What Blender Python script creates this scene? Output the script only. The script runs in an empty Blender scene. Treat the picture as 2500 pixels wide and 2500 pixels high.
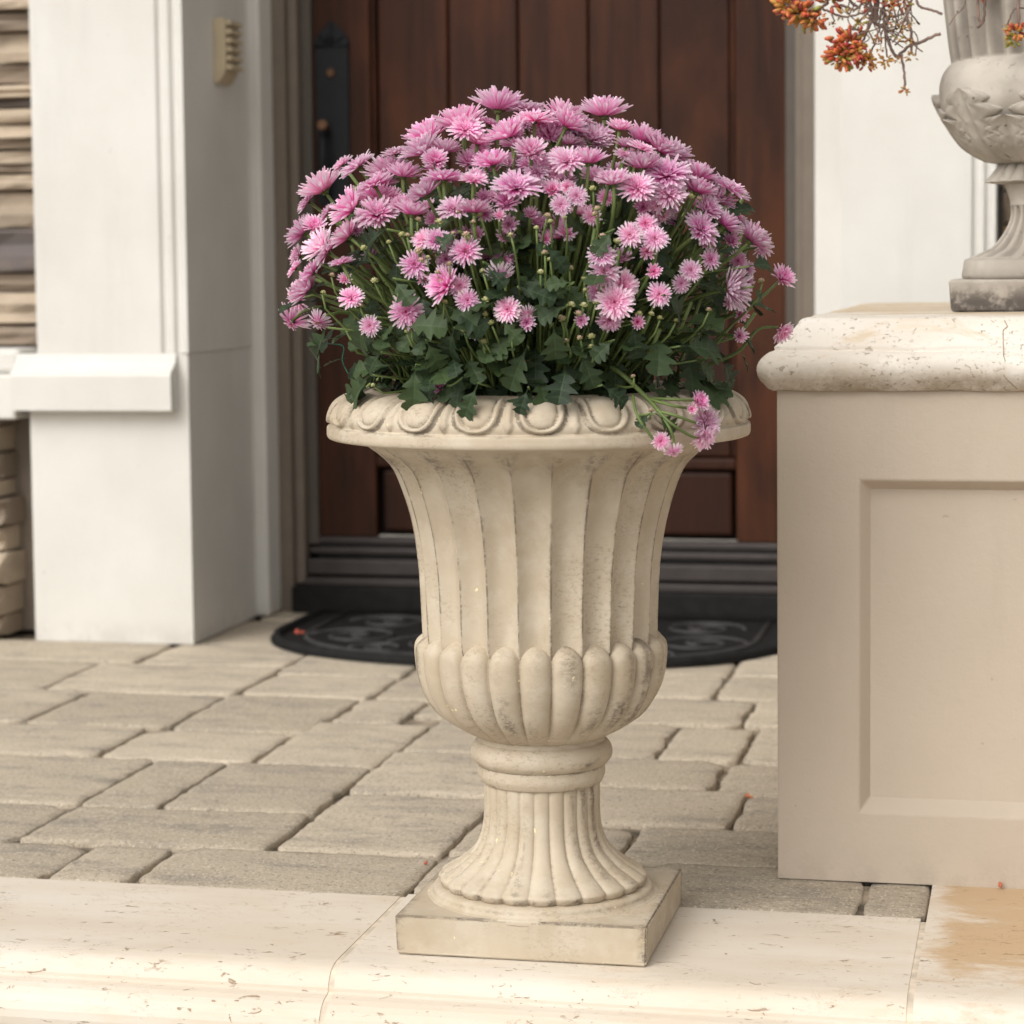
import bpy, bmesh, math, random
from mathutils import Vector, Matrix, noise
R = math.radians
PI = math.pi
rnd = random.Random(7)
S = bpy.context.scene
COL = S.collection

# ------------------------------------------------------------------ camera
FPX, CY, PITCH, ROLL, YAW = 5810.0, 1089.0, .0742, .0102, .2175      # measured on the 2500 px photograph
EYE = Vector((.562, -2.676, .767))
FW = Vector((-math.sin(YAW)*math.cos(PITCH), math.cos(YAW)*math.cos(PITCH), -math.sin(PITCH)))
RT0 = Vector((math.cos(YAW), math.sin(YAW), 0)); UP0 = RT0.cross(FW)
RT = RT0*math.cos(ROLL) - UP0*math.sin(ROLL); UP = UP0*math.cos(ROLL) + RT0*math.sin(ROLL)
cd = bpy.data.cameras.new('camera'); cam = bpy.data.objects.new('camera', cd); COL.objects.link(cam)
M = Matrix((RT, UP, -FW)).transposed().to_4x4(); M.translation = EYE; cam.matrix_world = M
cd.sensor_width = 36; cd.lens = 36*FPX/2500; cd.shift_y = (CY-1250)/2500
cd.clip_start = .05; cd.clip_end = 400
cd.dof.use_dof = True; cd.dof.focus_distance = 2.68; cd.dof.aperture_fstop = 6.8
S.camera = cam

def ray(px, py): return FW + RT*((px-1250)/FPX) - UP*((py-CY)/FPX)
def on_y(px, py, Y): d = ray(px, py); return EYE + d*((Y-EYE.y)/d.y)
def on_z(px, py, z=0): d = ray(px, py); return EYE + d*((z-EYE.z)/d.z)

# ------------------------------------------------------------------ light
SUN_EL, SUN_AZ = R(42), R(208)          # azimuth clockwise from +Y: the light comes from the front left
wd = bpy.data.worlds.new('World'); S.world = wd; wd.use_nodes = True
nt = wd.node_tree; nt.nodes.clear()
sky = nt.nodes.new('ShaderNodeTexSky'); sky.sky_type = 'NISHITA'; sky.sun_disc = False
sky.sun_elevation = SUN_EL; sky.sun_rotation = SUN_AZ; sky.dust_density = 4; sky.air_density = 1
hs = nt.nodes.new('ShaderNodeHueSaturation'); hs.inputs['Saturation'].default_value = .05
tn = nt.nodes.new('ShaderNodeMix'); tn.data_type = 'RGBA'; tn.blend_type = 'MULTIPLY'; tn.inputs[0].default_value = 1; tn.inputs[7].default_value = (1, .98, .945, 1)   # white balance of the overcast sky
bg = nt.nodes.new('ShaderNodeBackground'); bg.inputs[1].default_value = .15
wo = nt.nodes.new('ShaderNodeOutputWorld')
nt.links.new(sky.outputs[0], hs.inputs['Color']); nt.links.new(hs.outputs[0], tn.inputs[6]); nt.links.new(tn.outputs[2], bg.inputs[0]); nt.links.new(bg.outputs[0], wo.inputs[0])
sd = bpy.data.lights.new('sun', 'SUN'); sd.energy = 1.25; sd.angle = R(50); sd.color = (1, .97, .935)
sun = bpy.data.objects.new('sun', sd); COL.objects.link(sun)
to_sun = Vector((math.sin(SUN_AZ)*math.cos(SUN_EL), math.cos(SUN_AZ)*math.cos(SUN_EL), math.sin(SUN_EL)))
sun.rotation_euler = to_sun.to_track_quat('Z', 'Y').to_euler(); sun.location = (-2, -4, 6)
S.view_settings.view_transform = 'Standard'; S.view_settings.look = 'None'
S.view_settings.exposure = .27; S.view_settings.gamma = 1

# ------------------------------------------------------------------ helpers
def tag(o, label=None, cat=None, group=None, kind=None):
    for k, v in (('label', label), ('category', cat), ('group', group), ('kind', kind)):
        if v: o[k] = v
    return o
def empty(name, loc=(0, 0, 0), label=None, cat=None, parent=None):
    o = bpy.data.objects.new(name, None); COL.objects.link(o); o.location = loc; o.empty_display_size = .1
    if parent: o.parent = parent
    return tag(o, label, cat)
def link(name, me, parent=None, loc=None, rot=None, scale=None):
    o = bpy.data.objects.new(name, me); COL.objects.link(o)
    if loc is not None: o.location = loc
    if rot is not None: o.rotation_euler = rot
    if scale is not None: o.scale = scale
    if parent: o.parent = parent
    return o
def mesh(name, vs, fs, mats, smooth=True, fattr=None, col=None, mi=None):
    me = bpy.data.meshes.new(name); me.from_pydata([tuple(v) for v in vs], [], fs)
    for m in (mats if isinstance(mats, (list, tuple)) else [mats]): me.materials.append(m)
    if mi: me.polygons.foreach_set('material_index', mi)
    if smooth: me.polygons.foreach_set('use_smooth', [True]*len(me.polygons))
    if fattr:
        a = me.attributes.new('pat', 'FLOAT', 'POINT'); a.data.foreach_set('value', fattr)
    if col:
        a = me.color_attributes.new('Col', 'FLOAT_COLOR', 'POINT')
        a.data.foreach_set('color', [c for v in col for c in (*v, 1)])
    me.update(); return me
class MB:
    def __init__(s): s.v = []; s.f = []; s.c = []
    def add(s, vs, fs, col=None):
        n = len(s.v); s.v += [Vector(v) for v in vs]; s.f += [tuple(i+n for i in f) for f in fs]
        if col is not None: s.c += (col if isinstance(col, list) else [col]*len(vs))
    def box(s, x0, x1, y0, y1, z0, z1, col=None):
        s.add([(x, y, z) for z in (z0, z1) for y in (y0, y1) for x in (x0, x1)],
              [(0, 2, 3, 1), (4, 5, 7, 6), (0, 1, 5, 4), (2, 6, 7, 3), (0, 4, 6, 2), (1, 3, 7, 5)], col)
    def tube(s, pts, rad, n=5, col=None, cap=True):
        pts = [Vector(p) for p in pts]; rs = rad if isinstance(rad, (list, tuple)) else [rad]*len(pts)
        vs, fs = [], []; ref = Vector((.3, .5, .81))
        for i, p in enumerate(pts):
            t = (pts[min(i+1, len(pts)-1)]-pts[max(i-1, 0)])
            if t.length < 1e-9: t = Vector((0, 0, 1))
            t.normalize(); a = t.cross(ref)
            if a.length < .05: a = t.cross(Vector((1, 0, 0)))
            a.normalize(); b = t.cross(a); ref = b.cross(t) if False else ref
            for k in range(n):
                w = 2*PI*k/n; vs.append(p+(a*math.cos(w)+b*math.sin(w))*rs[i])
        for i in range(len(pts)-1):
            for k in range(n):
                fs.append((i*n+k, i*n+(k+1) % n, (i+1)*n+(k+1) % n, (i+1)*n+k))
        if cap: fs += [tuple(range(n))[::-1], tuple(range((len(pts)-1)*n, len(pts)*n))]
        s.add(vs, fs, col)
    def ball(s, c, rad, nu=8, nv=5, axis=None, col=None):
        c = Vector(c); rad = Vector(rad) if isinstance(rad, (tuple, list, Vector)) else Vector((rad,)*3)
        q = axis.to_track_quat('Z', 'Y') if axis is not None else None
        vs = [Vector((0, 0, -1))]
        for j in range(1, nv):
            ph = -PI/2+PI*j/nv
            for k in range(nu): w = 2*PI*k/nu; vs.append(Vector((math.cos(ph)*math.cos(w), math.cos(ph)*math.sin(w), math.sin(ph))))
        vs.append(Vector((0, 0, 1)))
        out = []
        for v in vs:
            v = Vector((v.x*rad.x, v.y*rad.y, v.z*rad.z)); out.append(c+((q @ v) if q else v))
        fs = [(0, 1+(k+1) % nu, 1+k) for k in range(nu)]
        for j in range(nv-2):
            for k in range(nu):
                a = 1+j*nu; fs.append((a+k, a+(k+1) % nu, a+nu+(k+1) % nu, a+nu+k))
        t = len(vs)-1; a = 1+(nv-2)*nu
        fs += [(a+k, a+(k+1) % nu, t) for k in range(nu)]
        s.add(out, fs, col)
    def build(s, name, mat, parent=None, smooth=False, bevel=0, seg=2, loc=None):
        me = mesh(name, s.v, s.f, mat, smooth, col=s.c if s.c and len(s.c) == len(s.v) else None)
        if bevel:
            bm = bmesh.new(); bm.from_mesh(me)
            es = [e for e in bm.edges if len(e.link_faces) == 2 and e.calc_face_angle(0) > R(30)]
            bmesh.ops.bevel(bm, geom=es, offset=bevel, segments=seg, profile=.5, affect='EDGES', clamp_overlap=True)
            bm.to_mesh(me); bm.free()
            me.polygons.foreach_set('use_smooth', [False]*len(me.polygons)); me.update()
        return link(name, me, parent, loc)
def boxo(name, x0, x1, y0, y1, z0, z1, mat, parent=None, bevel=.002, seg=2):
    m = MB(); m.box(x0, x1, y0, y1, z0, z1); return m.build(name, mat, parent, bevel=bevel, seg=seg)
def extrude_x(name, prof, x0, x1, mat, parent=None, smooth=False, nx=1):
    """closed (y, z) outline swept along x"""
    n = len(prof); vs = []; fs = []
    for i in range(nx+1):
        x = x0+(x1-x0)*i/nx; vs += [(x, y, z) for y, z in prof]
    for i in range(nx):
        for k in range(n): fs.append((i*n+k, i*n+(k+1) % n, (i+1)*n+(k+1) % n, (i+1)*n+k))
    fs += [tuple(range(n))[::-1], tuple(range(nx*n, nx*n+n))]
    me = mesh(name, vs, fs, mat, smooth)
    bm = bmesh.new(); bm.from_mesh(me); bmesh.ops.recalc_face_normals(bm, faces=bm.faces); bm.to_mesh(me); bm.free()
    return link(name, me, parent)
def crom(pts, n):
    """Catmull-Rom through a list of tuples, n steps a span"""
    out = []; P = [pts[0]]+list(pts)+[pts[-1]]
    for i in range(1, len(P)-2):
        for k in range(n):
            t = k/n; a, b, c, d = P[i-1], P[i], P[i+1], P[i+2]
            out.append(tuple(.5*(2*b[j]+(c[j]-a[j])*t+(2*a[j]-5*b[j]+4*c[j]-d[j])*t*t+(-a[j]+3*b[j]-3*c[j]+d[j])*t**3) for j in range(len(b))))
    out.append(tuple(pts[-1])); return out
def lerp(a, b, t): return a+(b-a)*t
def clamp(x, a=0., b=1.): return max(a, min(b, x))
def sst(a, b, x): t = clamp((x-a)/(b-a)); return t*t*(3-2*t)
def interp(tab, x):
    if x <= tab[0][0]: return tab[0][1]
    for (a, va), (b, vb) in zip(tab, tab[1:]):
        if x <= b: return va+(vb-va)*(x-a)/(b-a)
    return tab[-1][1]
def lathe(name, prof, nseg, mat, parent=None, fn=None, smooth=True, caps=True, sharp=None):
    """prof [(r, z)...]; fn(i, t, ang, r, z) -> (r, z, patina or painted groove tone)"""
    vs, fs, pa = [], [], []; n = len(prof)
    for i, (r, z) in enumerate(prof):
        for k in range(nseg):
            a = 2*PI*k/nseg; rr, zz, p = fn(i, i/(n-1), a, r, z) if fn else (r, z, 0)
            vs.append((rr*math.cos(a), rr*math.sin(a), zz)); pa.append(p)
    for i in range(n-1):
        for k in range(nseg): fs.append((i*nseg+k, i*nseg+(k+1) % nseg, (i+1)*nseg+(k+1) % nseg, (i+1)*nseg+k))
    if caps: fs += [tuple(range(nseg))[::-1], tuple(range((n-1)*nseg, n*nseg))]
    me = mesh(name, vs, fs, mat, smooth, fattr=pa)
    bm = bmesh.new(); bm.from_mesh(me); bmesh.ops.recalc_face_normals(bm, faces=bm.faces)
    if sharp:
        for e in bm.edges:
            if len(e.link_faces) == 2 and e.calc_face_angle(0) > R(sharp): e.smooth = False
    bm.to_mesh(me); bm.free()
    return link(name, me, parent)

# ------------------------------------------------------------------ materials
class NG:
    def __init__(s, name, rough=.7, spec=.3):
        s.m = bpy.data.materials.new(name); s.m.use_nodes = True; s.t = s.m.node_tree
        s.b = s.t.nodes['Principled BSDF']; s.b.inputs['Roughness'].default_value = rough
        s.b.inputs['Specular IOR Level'].default_value = spec
        s.tc = s.n('ShaderNodeTexCoord')
    def n(s, typ, **kw):
        x = s.t.nodes.new(typ)
        for k, v in kw.items(): setattr(x, k, v)
        return x
    def l(s, a, b): s.t.links.new(a, b)
    def setv(s, sock, v):
        if hasattr(v, 'is_linked') or isinstance(v, bpy.types.NodeSocket): s.l(v, sock)
        else: sock.default_value = (*v, 1) if isinstance(v, tuple) and len(v) == 3 and sock.type == 'RGBA' else v
    def vec(s, scale=(1, 1, 1), out='Object'):
        mp = s.n('ShaderNodeMapping'); mp.inputs['Scale'].default_value = scale; s.l(s.tc.outputs[out], mp.inputs[0])
        oi = s.n('ShaderNodeObjectInfo'); ad = s.n('ShaderNodeVectorMath', operation='MULTIPLY_ADD')
        s.l(oi.outputs['Random'], ad.inputs[0]); ad.inputs[1].default_value = (13.1, 7.7, 5.3); s.l(mp.outputs[0], ad.inputs[2])
        return ad.outputs[0]
    def noise(s, vec, scale, detail=4, rough=.55, dist=0):
        x = s.n('ShaderNodeTexNoise'); s.l(vec, x.inputs['Vector']); x.inputs['Scale'].default_value = scale
        x.inputs['Detail'].default_value = detail; x.inputs['Roughness'].default_value = rough; x.inputs['Distortion'].default_value = dist
        return x.outputs['Fac']
    def voro(s, vec, scale, feature='F1'):
        x = s.n('ShaderNodeTexVoronoi', feature=feature); s.l(vec, x.inputs['Vector']); x.inputs['Scale'].default_value = scale
        return x.outputs['Distance']
    def ramp(s, fac, lo, hi, a=0., b=1.):
        x = s.n('ShaderNodeMapRange', interpolation_type='SMOOTHSTEP'); s.l(fac, x.inputs[0])
        for i, v in enumerate((lo, hi, a, b)): x.inputs[1+i].default_value = v
        return x.outputs[0]
    def math(s, op, a, b=0.):
        x = s.n('ShaderNodeMath', operation=op); s.setv(x.inputs[0], a); s.setv(x.inputs[1], b); return x.outputs[0]
    def mix(s, fac, a, b, mode='MIX'):
        x = s.n('ShaderNodeMix', data_type='RGBA', blend_type=mode)
        s.setv(x.inputs[0], fac); s.setv(x.inputs[6], a); s.setv(x.inputs[7], b); return x.outputs[2]
    def rnd(s): return s.n('ShaderNodeObjectInfo').outputs['Random']
    def attr(s, name, out='Fac'): return s.n('ShaderNodeAttribute', attribute_name=name).outputs[out]
    def sep(s, out='Object'):
        x = s.n('ShaderNodeSeparateXYZ'); s.l(s.tc.outputs[out], x.inputs[0]); return x.outputs
    def color(s, c): s.setv(s.b.inputs['Base Color'], c); return s
    def bump(s, h, strength=.3, dist=.002):
        x = s.n('ShaderNodeBump'); x.inputs['Strength'].default_value = strength; x.inputs['Distance'].default_value = dist
        s.l(h, x.inputs['Height']); s.l(x.outputs[0], s.b.inputs['Normal']); return s

def m_urn():
    g = NG('antiqued_cast_stone', .62, .35)
    v = g.vec(); vf = g.vec((1, 1, .25)); vh = g.vec((.75, .75, 1.3))
    base = g.mix(g.ramp(g.noise(v, 9, 5), .3, .7), (.425, .35, .255), (.50, .425, .325))
    base = g.mix(g.ramp(g.noise(v, 24, 6, .65), .42, .72, 0, .6), base, (.57, .51, .415))
    base = g.mix(g.ramp(g.noise(v, 14, 5, .65), .52, .72, 0, .55), base, (.42, .335, .225))
    speck = g.ramp(g.noise(vh, 210, 4, .75), .48, .70, 0, .6)
    base = g.mix(g.math('MULTIPLY', speck, g.ramp(g.noise(v, 11, 3), .40, .66)), base, (.24, .19, .13))
    pat = g.attr('pat')
    br = g.ramp(g.noise(vh, 170, 5, .78), .40, .60)
    patch = g.ramp(g.noise(v, 22, 4, .6), .38, .62)
    k = g.math('MULTIPLY', g.math('MULTIPLY', pat, g.ramp(br, 0, 1, .10, 1)), g.ramp(patch, 0, 1, .25, 1))
    line = g.math('MULTIPLY', g.ramp(pat, .45, 1.05), g.ramp(g.noise(v, 60, 4, .75), .36, .60, .12, .95))
    k = g.math('MAXIMUM', k, line)
    base = g.mix(g.math('MINIMUM', k, .74), base, (.10, .078, .058))
    chip = g.ramp(g.noise(v, 75, 2), .735, .76, 0, .9)
    base = g.mix(chip, base, (.78, .66, .40))
    g.color(base)
    h = g.math('ADD', g.math('MULTIPLY', g.noise(vh, 150, 5, .7), .6), g.math('MULTIPLY', g.noise(v, 60, 4), .8))
    return g.bump(h, .32, .0016).m
def m_grey_urn():
    g = NG('grey_cast_concrete', .85, .2); v = g.vec(); z = g.sep()[2]
    base = g.mix(g.ramp(g.noise(v, 8, 5), .3, .7), (.30, .268, .228), (.50, .455, .40))
    base = g.mix(g.ramp(g.noise(v, 70, 5, .7), .58, .72, 0, .7), base, (.17, .15, .13))
    base = g.mix(g.ramp(g.voro(v, 38), .05, .10, .8, 0), base, (.10, .09, .08))
    base = g.mix(g.math('MULTIPLY', g.attr('pat'), g.ramp(g.noise(v, 20, 5), .3, .7, .35, .85)), base, (.13, .112, .095))  # dirt in the flutes, also painted dark to stand in for their shade
    st = g.math('MULTIPLY', g.ramp(z, .012, .045, 1, 0), g.ramp(g.noise(v, 24, 5, .7), .38, .56))
    base = g.mix(st, base, (.10, .085, .075)); g.color(base)
    return g.bump(g.noise(v, 90, 5, .7), .35, .0016).m
def m_travertine(name, tan=0.):
    g = NG(name, .6, .35); v = g.vec(); vx = g.vec((.3, 1, 1))
    base = g.mix(g.ramp(g.noise(vx, 8, 5), .3, .72), (.60, .52, .425), (.66, .60, .52))
    base = g.mix(g.ramp(g.noise(vx, 26, 6, .7), .5, .72, 0, .5), base, (.58, .47, .35))
    if tan:
        xyz = g.sep(); where = g.math('MULTIPLY', g.ramp(xyz[1], -.19, .0), g.ramp(xyz[0], .42, .50))
        st = g.ramp(g.math('ADD', g.noise(g.vec((.55, 1, 1)), 10, 11, .74, .3), g.math('MULTIPLY', where, .24)), .54, .72)
        base = g.mix(g.math('MULTIPLY', st, .85), base, (.47, .315, .17))
    base = g.mix(g.ramp(g.noise(vx, 9, 7, .7), .52, .70, 0, .45), base, (.56, .445, .325))
    vein = g.ramp(g.noise(g.vec((.5, 1, 1)), 15, 6, .7, 2.2), .492, .5, 0, 1)
    vein = g.math('MULTIPLY', g.math('MULTIPLY', vein, g.ramp(g.noise(g.vec((.5, 1, 1)), 15, 6, .7, 2.2), .5, .508, 1, 0)), g.ramp(g.noise(v, 6, 2), .5, .62))
    base = g.mix(g.math('MULTIPLY', vein, .6), base, (.28, .20, .12))
    pv = g.vec((.45, 1, 1)); d = g.n('ShaderNodeVectorMath', operation='ADD')
    g.l(pv, d.inputs[0]); nz = g.n('ShaderNodeTexNoise'); g.l(v, nz.inputs['Vector']); nz.inputs['Scale'].default_value = 60
    sc = g.n('ShaderNodeVectorMath', operation='SCALE'); g.l(nz.outputs['Color'], sc.inputs[0]); sc.inputs['Scale'].default_value = .016; g.l(sc.outputs[0], d.inputs[1])
    pit = g.math('MULTIPLY', g.ramp(g.noise(pv, 80, 5, .62, .9), .625, .67), g.ramp(g.noise(v, 11, 3), .43, .56))
    pit2 = g.math('MULTIPLY', g.ramp(g.noise(pv, 190, 4, .6, .8), .625, .69), g.ramp(g.noise(v, 24, 3), .46, .60))
    pit = g.math('MAXIMUM', pit, pit2)
    base = g.mix(g.math('MULTIPLY', pit, .8), base, (.24, .155, .085)); g.color(base)
    h = g.math('SUBTRACT', g.math('MULTIPLY', g.noise(v, 70, 4), .3), pit)
    return g.bump(h, .5, .002).m
def m_cap():
    g = NG('weathered_travertine', .65, .3); v = g.vec(); vx = g.vec((.5, 1, 1)); z = g.sep()[2]
    base = g.mix(g.ramp(g.noise(vx, 9, 5), .3, .7), (.62, .555, .475), (.70, .655, .595))
    base = g.mix(g.ramp(g.noise(vx, 11, 9, .75, .5), .54, .68, 0, .65), base, (.54, .40, .25))
    tp_ = g.math('MULTIPLY', g.ramp(z, .702, .7042), g.ramp(g.noise(vx, 6, 8, .7), .42, .58))
    base = g.mix(g.math('MULTIPLY', tp_, .75), base, (.52, .38, .22))
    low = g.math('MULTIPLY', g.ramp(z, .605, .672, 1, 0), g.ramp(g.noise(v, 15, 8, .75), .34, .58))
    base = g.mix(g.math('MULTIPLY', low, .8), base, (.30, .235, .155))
    pv = g.vec((.8, 1, 1))
    pit = g.math('MULTIPLY', g.ramp(g.noise(pv, 140, 5, .62, .5), .615, .67), g.ramp(g.noise(v, 9, 3), .42, .57))
    pit2 = g.math('MULTIPLY', g.ramp(g.noise(pv, 190, 4, .6, .6), .60, .67), g.ramp(g.noise(v, 24, 3), .40, .55))
    pit = g.math('MAXIMUM', pit, pit2); base = g.mix(g.math('MULTIPLY', pit, .7), base, (.27, .21, .135)); g.color(base)
    return g.bump(g.math('SUBTRACT', g.math('MULTIPLY', g.noise(v, 60, 5), .4), pit), .5, .0025).m
def m_paver():
    g = NG('tumbled_concrete', .9, .15); v = g.vec(); vx = g.vec((.35, 1, 1))
    t = g.mix(g.rnd(), (.41, .35, .27), (.59, .505, .395))
    base = g.mix(g.ramp(g.noise(v, 7, 5), .3, .7, 0, .7), t, (.45, .385, .30))
    base = g.mix(g.ramp(g.noise(vx, 18, 7, .72), .46, .70, 0, .85), base, (.28, .25, .21))
    base = g.mix(g.ramp(g.noise(vx, 40, 6, .7), .54, .72, 0, .6), base, (.56, .48, .375))
    base = g.mix(g.ramp(g.noise(v, 210, 3, .75), .53, .66, 0, .8), base, (.70, .61, .49))
    base = g.mix(g.ramp(g.noise(v, 180, 3, .75), .55, .68, 0, .8), base, (.16, .13, .10)); g.color(base)
    h = g.math('ADD', g.math('MULTIPLY', g.noise(v, 120, 6, .8), 1.2), g.math('MULTIPLY', g.noise(vx, 26, 6, .65), 1.3))
    return g.bump(h, .75, .004).m
def m_stucco(name, c1, c2, rough=.75, sc=1.):
    g = NG(name, rough, .25); v = g.vec()
    base = g.mix(g.ramp(g.noise(v, 3, 4), .3, .7), c1, c2)
    base = g.mix(g.ramp(g.noise(v, 60, 2), .74, .78, 0, .35), base, tuple(x*.55 for x in c1))
    base = g.mix(g.ramp(g.noise(g.vec((2.2, 2.2, .35)), 6, 6, .65), .50, .72, 0, .16), base, tuple(x*.78 for x in c1))
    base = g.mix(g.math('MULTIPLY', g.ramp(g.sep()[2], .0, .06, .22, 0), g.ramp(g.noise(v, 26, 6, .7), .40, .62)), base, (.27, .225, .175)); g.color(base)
    h = g.math('ADD', g.math('MULTIPLY', g.noise(v, 110*sc, 5, .65), .9), g.math('MULTIPLY', g.noise(g.vec((1, 1, .3)), 22*sc, 4), 1.6))
    return g.bump(h, .45, .0022).m
def m_wood():
    g = NG('stained_wood', .5, .14); v = g.vec((1, 1, .06)); v2 = g.vec((1, 1, .5))
    t = g.mix(g.rnd(), (.030, .011, .0062), (.052, .0185, .009))
    base = g.mix(g.ramp(g.noise(v, 38, 6, .6, .4), .3, .7), t, (.024, .0095, .006))
    base = g.mix(g.ramp(g.noise(v2, 6, 4), .45, .70, 0, .5), base, (.092, .030, .0125))
    base = g.mix(g.ramp(g.noise(g.vec((1, 1, .3)), 7, 3, .5, 1.), .70, .76, 0, .8), base, (.018, .009, .006)); g.color(base)
    return g.bump(g.noise(v, 70, 5), .15, .001).m
def m_plain(name, c, rough=.5, spec=.4, metal=0., var=.12, bs=.15, sc=60):
    g = NG(name, rough, spec); v = g.vec()
    g.color(g.mix(g.ramp(g.noise(v, sc*.3, 4), .3, .7), tuple(x*(1-var) for x in c), tuple(min(1, x*(1+var)) for x in c)))
    g.b.inputs['Metallic'].default_value = metal
    return g.bump(g.noise(v, sc, 4), bs, .001).m
def m_petal():
    g = NG('petal', .7, .1); c = g.attr('Col', 'Color')
    h = g.n('ShaderNodeHueSaturation'); g.l(c, h.inputs['Color'])
    q = g.n('ShaderNodeMath', operation='FRACT'); g.l(g.math('MULTIPLY', g.rnd(), 17.3), q.inputs[0]); q2 = g.n('ShaderNodeMath', operation='FRACT'); g.l(g.math('MULTIPLY', g.rnd(), 41.7), q2.inputs[0])
    g.l(g.ramp(g.rnd(), 0, 1,   .84, 1.14), h.inputs['Value']); g.l(g.ramp(q.outputs[0], 0, 1, 1.14, .86), h.inputs['Saturation']); g.l(g.ramp(q2.outputs[0], 0, 1, .492, .506), h.inputs['Hue'])
    g.color(h.outputs[0]); tr = g.n('ShaderNodeBsdfTranslucent'); g.l(h.outputs[0], tr.inputs[0])
    mx = g.n('ShaderNodeMixShader'); mx.inputs[0].default_value = .45
    out = [x for x in g.t.nodes if x.type == 'OUTPUT_MATERIAL'][0]
    g.l(g.b.outputs[0], mx.inputs[1]); g.l(tr.outputs[0], mx.inputs[2]); g.l(mx.outputs[0], out.inputs[0])
    return g.m
def m_leaf(name='leaf_green', a=(.012, .025, .010), b=(.058, .090, .032)):
    g = NG(name, .5, .3); v = g.vec()
    base = g.mix(g.rnd(), a, b)
    base = g.mix(g.ramp(g.noise(v, 55, 4), .4, .7, 0, .6), base, (.032, .062, .034))
    base = g.mix(g.math('MULTIPLY', g.attr('pat'), .5), base, (.10, .15, .07))
    base = g.mix(g.ramp(g.noise(v, 70, 2), .73, .76, 0, .9), base, (.20, .11, .045)); g.color(base)
    tr = g.n('ShaderNodeBsdfTranslucent'); g.l(base, tr.inputs[0]); mx = g.n('ShaderNodeMixShader'); mx.inputs[0].default_value = .22
    out = [x for x in g.t.nodes if x.type == 'OUTPUT_MATERIAL'][0]
    g.l(g.b.outputs[0], mx.inputs[1]); g.l(tr.outputs[0], mx.inputs[2]); g.l(mx.outputs[0], out.inputs[0])
    return g.bump(g.noise(v, 120, 4), .25, .001).m
def m_col(name, rough=.5, spec=.4):
    g = NG(name, rough, spec); v = g.vec()
    c = g.mix(g.ramp(g.noise(v, 90, 3), .35, .7, 0, .35), g.attr('Col', 'Color'), (.5, .5, .5), 'MULTIPLY')
    g.color(c); return g.m
def m_stone():
    g = NG('ledge_stone', .9, .15); v = g.vec(); vx = g.vec((.6, .6, 1.))
    r = g.rnd(); base = g.mix(g.ramp(r, .1, .6), (.24, .19, .145), (.46, .375, .285))
    base = g.mix(g.ramp(r, .74, .8), base, (.47, .30, .145)); base = g.mix(g.ramp(r, .9, .94), base, (.15, .13, .125))
    base = g.mix(g.ramp(g.noise(vx, 14, 6, .6), .4, .7, 0, .5), base, (.22, .18, .145)); g.color(base)
    return g.bump(g.noise(vx, 20, 6, .6), .5, .006).m
URN = m_urn(); GREY = m_grey_urn(); TRAV = m_travertine('cream_travertine'); TRAVT = m_travertine('stained_travertine', .10); CAPM = m_cap()
PAVER = m_paver(); WHITE = m_stucco('white_stucco', (.585, .568, .53), (.645, .63, .595)); TAN = m_stucco('tan_stucco', (.455, .385, .31), (.495, .42, .34))
WOOD = m_wood(); FRAME = m_plain('taupe_paint', (.155, .125, .098), .5, .4, var=.06, bs=.08); FRAMED = m_plain('dark_taupe', (.075, .062, .050), .5, .4, var=.06)  # FRAMED is a darker tone of the frame colour
BRONZE = m_plain('bronze_threshold', (.050, .042, .040), .5, .25, .1, .12, .1); BLACK = m_plain('black_rubber', (.0125, .012, .0118), .75, .15, 0, .2, .4, 120)
IRON = m_plain('dark_iron', (.009, .0105, .013), .6, .25, 0., .2, .3); BRASS = m_plain('worn_brass', (.12, .06, .03), .5, .4, .6)
GROUT = m_plain('grout', (.58, .50, .40), .9, .1, var=.2, bs=.5, sc=140); SAND = m_plain('joint_sand', (.20, .165, .125), .95, .1, var=.75, bs=.8, sc=45)
SOIL = m_plain('dark_soil', (.02, .015, .011), .95, .1, var=.4, bs=1, sc=90); BEIGE = m_plain('aged_plastic', (.48, .40, .275), .5, .4, var=.06)
TAUPE = m_plain('taupe_stucco', (.23, .19, .155), .85, .2, var=.08, bs=.3)
CONC = m_plain('plain_concrete', (.36, .33, .29), .9, .15, var=.15, bs=.4)
PETAL = m_petal(); LEAF = m_leaf(); STEM = m_plain('green_stem', (.13, .18, .055), .55, .35, var=.25, bs=.1)
CALYX = m_plain('green_calyx', (.085, .105, .03), .6, .3, var=.3, bs=.3); BUDM = m_col('bud_colour', .6, .3); SEDUM = m_col('succulent_leaf', .38, .45)
TWIG = m_plain('brown_twig', (.17, .115, .095), .8, .2, var=.4, bs=.5, sc=120); STONE = m_stone(); TWINE = m_plain('green_twine', (.02, .16, .11), .6, .3)

# ================================================================== ground
gm = MB(); gm.add([(-120, -120, -.17), (120, -120, -.17), (120, 120, -.17), (-120, 120, -.17)], [(0, 1, 2, 3)])
tag(gm.build('ground', CONC), kind='structure')
patio = boxo('patio', -3.2, .247, .103, 2.52, -.168, -.010, SAND, bevel=0); tag(patio, kind='structure')
mm = MB(); mm.box(.247, .4365, .103, .268, -.168, -.005); mm.build('joint_bed', SAND, patio)

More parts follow.
